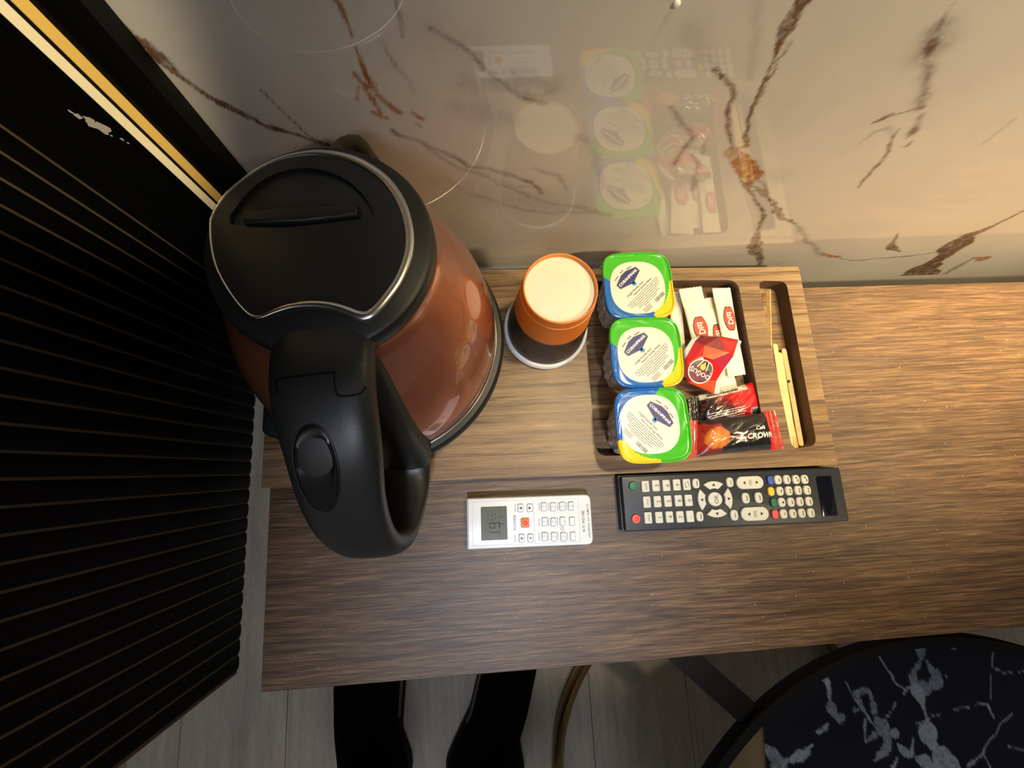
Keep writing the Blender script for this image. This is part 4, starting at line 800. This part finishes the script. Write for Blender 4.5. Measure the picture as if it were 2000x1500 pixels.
def lpoly(pts, mi, l): q = [lp(*p) for p in pts]; mb.add([(x, y, tzz(x, y, l)) for x, y in q], [tuple(range(len(q)))], mi)
lpoly([(-.95, -.3), (-.45, -.32), (-.3, -.95), (-.7, -.75)], 4, .1); lpoly([(.95, -.3), (.45, -.32), (.3, -.95), (.7, -.75)], 4, .1)
lpoly([(-.5, -.25), (-.28, -1.0), (-.2, -1.0), (-.4, -.22)], 0, .11); lpoly([(.5, -.25), (.28, -1.0), (.2, -1.0), (.4, -.22)], 0, .11)
lpoly([(.27*math.cos(a), -.42+.27*math.sin(a)) for a in [2*PI*i/14 for i in range(14)]], 2, .13); lpoly([(-.2, -.5), (0, -.95), (.2, -.5)], 2, .12)
Vt, Ft = text('DOĞUŞ', .42, bold=.02)
q = [lp(a, .22+b_) for a, b_ in Vt*np.array([.95, 1])]; mb.add([(x, y, tzz(x, y, .14)) for x, y in q], Ft, 0)
mb.build('emblem', [K['whiteink'], plain('maroon_ink', srgb(112, 22, 44), .4), K['yellow'], K['ink'], plain('olive_ink', srgb(96, 98, 62), .4)], ob, smooth=False, label='round maroon emblem with white lettering')
for s_, xx, yy, sz, ag in (('çay', 21.6, 10.1, .3, -25), ('Tea', 24.2, 9.0, .36, 38), ('no1', 25.0, 11.2, .3, 20)):
    pass

# stirring sticks
def stick(a, b_, w_, name_label, tilt=False, col='birch'):
    a, b_ = Vector(a), Vector(b_); c = (a+b_)/2; L = (b_-a).length; d = (b_-a).normalized()
    t = thing('stirring_stick', name_label, 'stirrer', tuple(c), 'wooden stirring sticks in the narrow slot')
    mb = MB(); o = rrect(w_, L, w_*.48, 6); R = []
    side = Vector((0, 0, 1)).cross(d).normalized()
    if tilt: side = (side*.5+Vector((0, 0, 1))*.86).normalized()
    nn = d.cross(side).normalized()
    if nn.z < 0: nn = -nn; side = -side
    for h in (-.06, .06): R.append([tuple(c+side*x+d*y+nn*h) for x, y in o])
    mb.rings(R, True, True, True); mb.build('blade', K[col], t, smooth=False); return t, c, d, side, nn
S_ = [[list(p) for p in q] for q in STIR]
S_[0][0][2] = S_[0][1][2] = 1.22; S_[1][0][2] = S_[1][1][2] = 1.07; S_[0][0][0] -= .04; S_[0][1][0] -= .04; S_[1][0][0] += .2; S_[1][1][0] += .22
stick(S_[0][0], S_[0][1], .48, 'wooden stirring stick, leftmost and longest of the bundle')
stick(S_[1][0], S_[1][1], .44, 'short wooden stirring stick in the middle of the bundle, beside the longest one')
t, c, d, sd, nn = stick(S_[2][0], S_[2][1], .50, 'wooden stirring stick with a dark burn mark, right of the bundle')
bx = Vector((BURN[0]+.14, BURN[1]-.05, c.z+.085)); mb = MB(); mb.add([(bx.x+.22*math.cos(a)*(.7+.5*((i*7) % 3)/2), bx.y+.19*math.sin(a)*(.6+.4*((i*5) % 4)/3), bx.z) for i, a in enumerate([2*PI*i/14 for i in range(14)])], [tuple(range(14))]); mb.build('burn_mark', K['burn'], t, smooth=False)
stick(S_[3][0], S_[3][1], .48, 'wooden stirring stick under the bundle, only its lower end showing')
stick(S_[4][0], S_[4][1], .36, 'wooden stirring stick standing on edge at the back of the slot', tilt=True)

# ------------------------------------------------------------------ remotes
def remote_builder(t):
    def bld(mb, nm, mt, par=None, **kw):
        o = mb.build(nm, mt, None, loc=(0, 0, 0), **kw); o.parent = par or t; o.location = (0, 0, 0); return o
    return bld
RT = PI/2   # lettering reads from the bottom of the picture upwards
# white air-conditioner remote
(ax, ay), aa, aL, aW = ACF
rc = thing('air_conditioner_remote', 'small white remote control with grey display, left of the black one', 'remote control', (ax, ay, 0), None, aa); bld = remote_builder(rc)
oc = rpoly([(-aL/2, -aW/2), (aL/2, -aW/2), (aL/2, aW/2), (-aL/2, aW/2)], [.12, .55, .55, .12], 5)
mb = MB(); mb.rplate(oc, .02, 1.5, .14); shell = bld(mb, 'shell', K['white'], angle=50)
mb = MB()
for q in ([(-aL/2+.5, -aW/2+.3), (.35, -aW/2+.3), (.35, aW/2-.3), (-aL/2+.5, aW/2-.3)], [(.42, -aW/2+.3), (aL/2-1.15, -aW/2+.3), (aL/2-1.15, aW/2-.3), (.42, aW/2-.3)]):
    for i in range(4): stroke(mb, *q[i], *q[(i+1) % 4], .035, 1.506)
bld(mb, 'face_outline', K['grey'] if False else plain('pale_grey_line', srgb(186, 190, 198), .5), shell, smooth=False)
DIG = {'1': 'bc', '9': 'abcdfg'}
for kd, x, y, w_, h_, s_ in ACB:
    if kd == 'lcd':
        mb = MB(); mb.rplate(rrect(w_, h_, .06, 2, x, y), 1.45, 1.53, .03); sc_ = bld(mb, 'display', K['lcd'], smooth=False)
        mb = MB()
        def seg(cx_, cy_, hgt_, segs): # digit whose up is -x, right is +y
            hw_, hh_ = hgt_*.25, hgt_/2; C = {'a': ((-hw_, hh_), (hw_, hh_)), 'b': ((hw_, hh_), (hw_, 0)), 'c': ((hw_, 0), (hw_, -hh_)), 'd': ((-hw_, -hh_), (hw_, -hh_)), 'e': ((-hw_, 0), (-hw_, -hh_)), 'f': ((-hw_, hh_), (-hw_, 0)), 'g': ((-hw_, 0), (hw_, 0))}
            for q in segs: (a1, b1), (a2, b2) = C[q]; stroke(mb, cx_-b1, cy_+a1, cx_-b2, cy_+a2, .09, 1.54)
        seg(x+.05, y-1.0, .85, 'bc'); seg(x+.05, y-.2, .85, 'abcdfg')
        for dy, dx in ((.3, -.15), (.42, .1), (.6, -.15), (.75, .1), (-.55, -.75)): flat(mb, ell(.14, .14, 8, x+dx, y+dy), 1.54)
        for yy in (-.1, .55): stroke(mb, x+.5, y+yy, x+.9, y+yy, .04, 1.54)
        stroke(mb, x+.5, y-h_/2+.1, x+.5, y+h_/2-.1, .025, 1.54); stroke(mb, x-.55, y-h_/2+.1, x-.55, y+h_/2-.1, .02, 1.54)
        bld(mb, 'digits', K['ink'], sc_, smooth=False)
    elif kd == 'key':
        mb = MB(); mb.rplate(rrect(w_*.95, h_*.92, .1, 3, x, y), 1.48, 1.66, .06); kb = bld(mb, 'button', K['white'])
        mb = MB()
        mb2 = MB(); 
        if s_ == 'up': flat(mb, [(x+.12, y-.14), (x+.12, y+.14), (x-.14, y)], 1.665)
        elif s_ == 'down': flat(mb, [(x-.12, y+.14), (x-.12, y-.14), (x+.14, y)], 1.665)
        elif s_ == 'snow' or s_ == 'sun':
            for k in range(3 if s_ == 'snow' else 4): a = PI*k/3; r_ = .15 if s_ == 'snow' else .09; stroke(mb, x-r_*math.cos(a), y-r_*math.sin(a), x+r_*math.cos(a), y+r_*math.sin(a), .04, 1.665)
        else:
            put_text(mb, s_, x+.14, y, 1.665, .13, RT)
            if s_ not in '0*8': mb.tube([(x-.06+.08*math.cos(2*PI*i/10), y+.1*math.sin(2*PI*i/10), 1.66) for i in range(9)], .012, 4)
        bld(mb, 'legend', K['ink'], kb, smooth=False)
        mb = MB(); o_ = rrect(w_*1.08, h_*1.04, .12, 3, x, y); V2, F2 = tri_fill([o_, rrect(w_*.97, h_*.94, .1, 3, x, y)]); mb.add([(p, q, 1.507) for p, q in V2], F2); bld(mb, 'button_gap', K['grey'], kb, smooth=False)
    elif kd == 'power':
        mb = MB(); mb.rplate(rrect(w_*.95, h_*.95, .12, 3, x, y), 1.48, 1.68, .06); kb = bld(mb, 'power_button', K['orangebtn'], label='orange power button')
        mb = MB(); mb.tube([(x+.15*math.cos(a), y+.15*math.sin(a), 1.685) for a in [PI+.6+(2*PI-1.2)*i/12 for i in range(13)]], .025, 4); stroke(mb, x-.2, y, x-.03, y, .045, 1.69); bld(mb, 'legend', K['ink'], kb, smooth=False)
tm = MB(); rr = random.Random(2)
for kd, x, y, w_, h_, s_ in ACB:
    if kd == 'text': put_text(tm, s_, x, y, 1.507, min(.26, w_*.9), RT, h_, bold=.01)
    elif kd == 'word':
        yy = y-h_/2
        while yy < y+h_/2: d = rr.uniform(.05, .1); stroke(tm, x, yy, x, yy+d, .07, 1.507); yy += d+.035
    elif kd == 'reset': tm.tube([(x+.13*math.cos(2*PI*i/14), y+.13*math.sin(2*PI*i/14), 1.5) for i in range(14)], .02, 4, True)
o_ = bld(tm, 'printed_words', K['grey'], shell, smooth=False); o_['kind'] = 'stuff'
# black television remote
(ax, ay), aa, aL, aW = TVF
tv = thing('television_remote', 'long black remote control with pale grey buttons in front of the tray', 'remote control', (ax, ay, 0), None, aa); bld = remote_builder(tv)
oc = rpoly([(-aL/2, -aW/2), (aL/2, -aW/2), (aL/2, aW/2), (-aL/2, aW/2)], .18, 4)
mb = MB(); mb.rplate([(x*1.012, y*1.03) for x, y in oc], .02, 1.1, .05); mb.rplate(oc, 1.0, 1.8, .1); shell = bld(mb, 'shell', K['tv'], angle=50)
z0, z1 = 1.76, 2.02
for kd, x, y, w_, h_, s_ in TVB:
    mb = MB(); mt = K['button']; nm = 'button'; lb = None; zt = z1
    if kd in ('green', 'red'):
        mt = K[kd]; mb.rplate(ell(w_*.95, h_*.95, 24, x, y), z0, z1, .08); nm = 'power_button' if kd == 'red' else 'mute_button'; lb = 'round %s button' % kd
    elif kd == 'pad': mt = K[s_]; mb.rplate(ell(w_*.9, h_*.95, 24, x, y, 2.8), z0, z1, .1); lb = '%s button' % s_; s_ = ''
    elif kd == 'rect': mb.rplate(rrect(w_*.95, h_*.95, .1, 3, x, y), z0, z1, .06)
    elif kd == 'oval': mb.rplate(ell(w_*.97, h_*.97, 24, x, y, 2.7), z0, z1, .1)
    elif kd == 'pill': mb.rplate(rrect(w_, h_, h_*.48, 7, x, y), z0, z1, .08); nm = 'rocker_button'
    elif kd == 'ok': mb.rplate(ell(w_, h_, 32, x, y), z0, z1, .08); nm = 'ok_button'; OKC = (x, y, w_/2)
    elif kd == 'window': mb.rplate(rrect(w_, h_, .12, 3, x, y), 1.75, 1.84, .03); mt = K['window']; nm = 'sensor_window'; lb = 'glossy dark window'
    kb = bld(mb, nm, mt, label=lb) if lb else bld(mb, nm, mt)
    mb = MB(); zz = zt+.008
    if s_ == 'swap':
        for sg_ in (1, -1): mb.tube([(x+sg_*.17*math.cos(a), y+.24*math.sin(a), zz) for a in [-.9+1.8*i/6 for i in range(7)]], .018, 4); flat(mb, [(x+sg_*.02, y+sg_*.24), (x+sg_*.15, y+sg_*.15), (x+sg_*.15, y+sg_*.3)][::sg_], zz)
    elif s_ == 'power': mb.tube([(x+.16*math.cos(a), y+.16*math.sin(a), zz) for a in [PI+.6+(2*PI-1.2)*i/12 for i in range(13)]], .02, 4); stroke(mb, x-.2, y, x-.02, y, .035, zz)
    elif s_ == 'dot': flat(mb, ell(.16, .16, 10, x+.0, y+.17), zz); stroke(mb, x+.12, y-.2, x+.12, y+.05, .09, zz)
    elif s_ == 'stop': flat(mb, rrect(.17, .17, .02, 1, x+.08, y), zz)
    elif s_ in ('ff', 'rew', 'next', 'prev', 'play'):
        sg_ = 1 if s_ in ('ff', 'next', 'play') else -1
        for d in ((-.08, .06) if s_ != 'play' else (0,)): q = [(x+.0, y+d-.07*sg_), (x+.16, y+d-.07*sg_), (x+.08, y+d+.07*sg_)]; flat(mb, q if sg_ > 0 else q[::-1], zz)
        if s_ in ('next', 'prev', 'play'): stroke(mb, x, y+.14*sg_, x+.16, y+.14*sg_, .03, zz)
    elif s_ in ('CH', 'VOL'):
        put_text(mb, s_, x, y, zz, .3, RT, .42 if s_ == 'CH' else .6)
        flat(mb, [(x-.72, y), (x-.46, y-.16), (x-.46, y+.16)], zz); flat(mb, [(x+.78, y), (x+.52, y+.16), (x+.52, y-.16)], zz)
    elif s_ == 'word':
        yy = y-.22
        while yy < y+.2: d = rr.uniform(.04, .08); stroke(mb, x+.08, yy, x+.08, yy+d, .12, zz); yy += d+.035
    elif s_: put_text(mb, s_, x+(.06 if len(s_) > 2 else .08), y, zz, {1: .36, 2: .4}.get(len(s_), .15), RT, {'SLEEP': .6, 'P.MODE': .62, 'S.MODE': .62, 'EXIT': .42, 'MENU': .42}.get(s_))
    if len(mb.v): bld(mb, 'legend', K['ink'] if kd != 'red' else plain('dark_red_ink', srgb(170, 20, 20), .5), kb, smooth=False)
ox, oy, orr = OKC
for k, a0 in enumerate((0, PI/2, PI, 3*PI/2)):
    mb = MB(); A_ = [a0-.62+1.24*i/10 for i in range(11)]; ri, ro_ = .95, 1.62
    o_ = [(ox+ro_*math.cos(a), oy+ro_*math.sin(a)) for a in A_]+[(ox+ri*math.cos(a), oy+ri*math.sin(a)) for a in [a0+.42-.84*i/6 for i in range(7)]]
    mb.rplate(o_, z0, z1, .06); kb = bld(mb, 'arrow_button', K['button'])
    mb = MB(); cx_, cy_ = ox+1.28*math.cos(a0), oy+1.28*math.sin(a0)
    q = [(cx_-.16, cy_), (cx_+.12, cy_-.15), (cx_+.12, cy_+.15)] if k in (2, 1) else [(cx_+.16, cy_), (cx_-.12, cy_+.15), (cx_-.12, cy_-.15)]
    if k == 1: q = [(cx_-.16, cy_), (cx_+.12, cy_-.15), (cx_+.12, cy_+.15)]; q = [(cx_, cy_+.16), (cx_-.16, cy_-.1), (cx_+.16, cy_-.1)]
    if k == 3: q = [(cx_, cy_-.16), (cx_+.16, cy_+.1), (cx_-.16, cy_+.1)]
    flat(mb, q, z1+.008); bld(mb, 'legend', K['ink'], kb, smooth=False)

# ------------------------------------------------------------------ crumbs on the desk
mb = MB(); rr = random.Random(11)
CR = [(-6.2, -10.4), (-5.6, -8.6)]
for k in range(110):
    x, y = (rr.uniform(-19, 45), rr.uniform(-16.5, -7.5)) if k < 75 else (rr.uniform(34, 58), rr.uniform(-12, 16))
    s_ = rr.choice((.03, .035, .04, .05, .065)); V_ = [(x+s_*rr.uniform(.6, 1)*a, y+s_*rr.uniform(.6, 1)*b_, s_+s_*c*rr.uniform(.7, 1)) for a, b_, c in ((1, 0, 0), (0, 1, 0), (-1, 0, 0), (0, -1, 0), (0, 0, 1), (0, 0, -1))]
    mb.add(V_, [(0, 1, 4), (1, 2, 4), (2, 3, 4), (3, 0, 4), (1, 0, 5), (2, 1, 5), (3, 2, 5), (0, 3, 5)])
tag(mb.build('crumbs', K['crumb'], smooth=False), 'tiny white crumbs scattered over the brown desk', 'crumbs', None, 'stuff')

# ------------------------------------------------------------------ round marble side table and its frame
st = thing('round_side_table', 'round black marble side table in a black metal ring, right of the feet', 'side table', (52.7, -63.4, -60))
TC = (52.9, -63.9); TRo = 40.6; TRi = 39.2
gx = []; cols = []; mb = MB(); RR = np.concatenate([np.arange(0, 6, 1.5), np.arange(6, TRi, .26), [TRi]]); nn = 900
# only the visible side of the disc needs the fine print
pts = []; 
for r_ in RR:
    for j in range(nn): a = PI*.15+PI*.95*j/(nn-1); pts.append((TC[0]+r_*math.cos(a), TC[1]+r_*math.sin(a)))
pts = np.array(pts); cl_ = paint(pts[:, 0].copy(), pts[:, 1].copy(), TVEINS, 8)
F = [(i*nn+j, (i+1)*nn+j, (i+1)*nn+j+1, i*nn+j+1) for i in range(len(RR)-1) for j in range(nn-1)]
mb.v = [(x, y, -15) for x, y in pts.tolist()]; mb.f = F; mb.m = [0]*len(F)
n0 = len(mb.v); nl = 60; A2 = [PI*1.10+(2*PI-PI*.95)*k/nl for k in range(nl+1)]
mb.add([(TC[0], TC[1], -15)]+[(TC[0]+TRi*math.cos(a), TC[1]+TRi*math.sin(a), -15) for a in A2], [(0, k+1, k+2) for k in range(nl)])
mb.add([(TC[0]+TRi*math.cos(2*PI*k/96), TC[1]+TRi*math.sin(2*PI*k/96), z) for z in (-16.6, -15) for k in range(96)], [(k, (k+1) % 96, 96+(k+1) % 96, 96+k) for k in range(96)]+[tuple(range(96))[::-1]])
cl_ = np.concatenate([cl_, np.tile(np.array([[0, 0, 0, 1]], np.float32), (len(mb.v)-n0, 1))])
mb.build('marble_top', K['black_marble'], st, cols=cl_, smooth=False)
mb = MB(); mb.lathe([(TRi, -16.4), (TRo, -16.4), (TRo+.1, -14.9), (TRo-.1, -14.6), (TRi+.2, -14.6), (TRi, -14.9), (TRi, -16.4)], TC, 128); mb.build('top_ring', K['blackmetal'], st, angle=40)
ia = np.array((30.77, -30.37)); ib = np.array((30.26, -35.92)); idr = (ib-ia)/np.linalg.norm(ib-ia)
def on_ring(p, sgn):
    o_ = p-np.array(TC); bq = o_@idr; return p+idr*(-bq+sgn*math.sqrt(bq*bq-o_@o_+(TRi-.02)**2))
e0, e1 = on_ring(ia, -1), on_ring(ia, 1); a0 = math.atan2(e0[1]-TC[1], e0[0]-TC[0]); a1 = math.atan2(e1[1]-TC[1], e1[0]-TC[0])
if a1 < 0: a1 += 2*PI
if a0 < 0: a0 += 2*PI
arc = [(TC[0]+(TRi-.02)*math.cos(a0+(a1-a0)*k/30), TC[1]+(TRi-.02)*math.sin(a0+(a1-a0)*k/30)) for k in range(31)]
mb = MB(); mb.plate(arc, -15.0, -14.93); mb.build('beige_inlay', marble('beige_marble', srgb(128, 116, 88), srgb(98, 88, 68), (srgb(128, 138, 156),)*3, coat=0), st, smooth=False, label='beige marble segment at the left of the top')  # beige plate stands in for a bright reflection in the black marble
mb = MB(); stroke(mb, e0[0], e0[1], e1[0], e1[1], .25, -14.91); mb.build('inlay_border', K['brass'], st, smooth=False, label='thin pale border of the beige segment')  # strip drawn as the bright edge of that reflection
BC = (44.5, -62.0); BR = 34.3
mb = MB(); mb.tube([(BC[0]+BR*math.cos(2*PI*k/120), BC[1]+BR*math.sin(2*PI*k/120), -57.5) for k in range(120)], 1.1, 12, True, flat=2.0); mb.build('foot_ring', K['brass'], st, label='brass ring around the foot')
def leg(a, b_, w_=3.0):
    a, b_ = Vector(a), Vector(b_); d = (b_-a).normalized(); s_ = d.cross(Vector((0, 0, 1))).normalized()*w_/2; u = s_.cross(d).normalized()*.8
    mb = MB(); mb.rings([[tuple(p+x) for x in (-s_-u, s_-u, s_+u, -s_+u)] for p in (a, b_)], True, True, True); mb.build('leg', K['blackmetal'], st, smooth=False)
leg((28.9, -30.8, -16.3), (24.0, -26.5, -57))if False else leg((30.3, -31.2, -16.4), (14.0, -15.5, -16.4))
leg((14.0, -15.5, -16.4), (19.5, -38.5, -57.5)); leg((72, -98, -17), (64, -89.5, -57.5)); leg((20, -88, -17), (22, -87.3, -57.5))
leg((88, -45, -17), (74, -46, -57.5))

# ------------------------------------------------------------------ the photographer's feet
pe = thing('person', 'person standing under the desk edge, only black shoes and lower legs in view', 'person', (-12, -52, -60))
def shoe(L, R_, nm, sx):
    """outline from left and right edge points, toe first"""
    def interp(E, t):
        k = t*(len(E)-1); i = min(int(k), len(E)-2); f = k-i; return tuple(E[i][q]*(1-f)+E[i+1][q]*f for q in range(2))
    rings = []; ns = 22
    for i in range(ns+1):
        t = i/ns; l = interp(L, t); r_ = interp(R_, t); cx_, cy_ = (l[0]+r_[0])/2, (l[1]+r_[1])/2; w_ = math.hypot(r_[0]-l[0], r_[1]-l[1])/2
        e = min(1, math.sqrt(max(0.0001, 1-(max(0, .14-t)/.14)**2)), math.sqrt(max(.0001, 1-(max(0, t-.9)/.1)**2)))
        h = (4.5+5.5*min(1, t/.55)) if t < .9 else 10
        w_ *= max(.25, e)
        rings.append([(cx_+w_*math.cos(a), cy_, -58.2+(h*e)*max(0, math.sin(a))**.7 if math.sin(a) > 0 else -58.6) for a in [2*PI*j/20 for j in range(20)]])
    mb = MB(); mb.rings(rings[::-1], True, True, True); s_ = mb.build('shoe', K['shoe'], pe, angle=60)
    mb = MB(); so_ = [[(p[0]+(p[0]-sum(q[0] for q in r_)/20)*.07, p[1], -58.4 if j % 2 else -58.4) for j, p in enumerate(r_)] for r_ in rings]
    Lp = [(min(q[0] for q in r_)-.45, r_[0][1]) for r_ in rings]; Rp = [(max(q[0] for q in r_)+.45, r_[0][1]) for r_ in rings]
    o_ = Lp+Rp[::-1]; mb.rplate(o_, -60, -58, .3); mb.build('sole', K['blackmetal'], s_)
    c = rings[int(ns*sx[1])]; e_ = max(c, key=lambda p: p[0]*sx[0])
    pts = [max(rings[k], key=lambda p: p[0]*sx[0]) for k in range(int(ns*.3), int(ns*.62))]
    mb = MB(); mb.tube([(p[0], p[1], -57.0) for p in pts], .38, 6, flat=2.2); mb.build('side_stripe', K['stripe'], s_, label='grey stripe along the inner side')
    cx_, cy_ = [(sum(p[q] for p in rings[int(ns*.8)])/20) for q in (0, 1)]
    mb = MB(); mb.rings([[(cx_+(5.2+.05*k)*math.cos(a), cy_-3.2-.9*k+(5.4+.05*k)*math.sin(a), -52+k*6) for a in [2*PI*j/20 for j in range(20)]] for k in range(9)], True, True, True); mb.build('trouser_leg', K['trousers'], pe, angle=60)
sL = [(-31.5, -29), (-32.9, -34), (-33.6, -40), (-33.1, -46), (-32.3, -50.5), (-31.8, -56), (-31.2, -61)]
sR = [(-22.0, -28), (-20.4, -34), (-20.3, -40.5), (-20.8, -46), (-21.2, -51), (-19.2, -56), (-19.4, -61)]
shoe(sL, sR, 'l', (1, .5))
rL = [(.8, -26), (-1.5, -33), (-4.4, -41), (-6.4, -47.5), (-9.8, -53.5), (-11.6, -57), (-11.0, -63)]
rR = [(7.5, -26), (8.0, -34), (7.2, -41), (5.0, -48), (2.6, -53.5), (3.0, -57), (3.9, -63)]
shoe(rL, rR, 'r', (-1, .5))
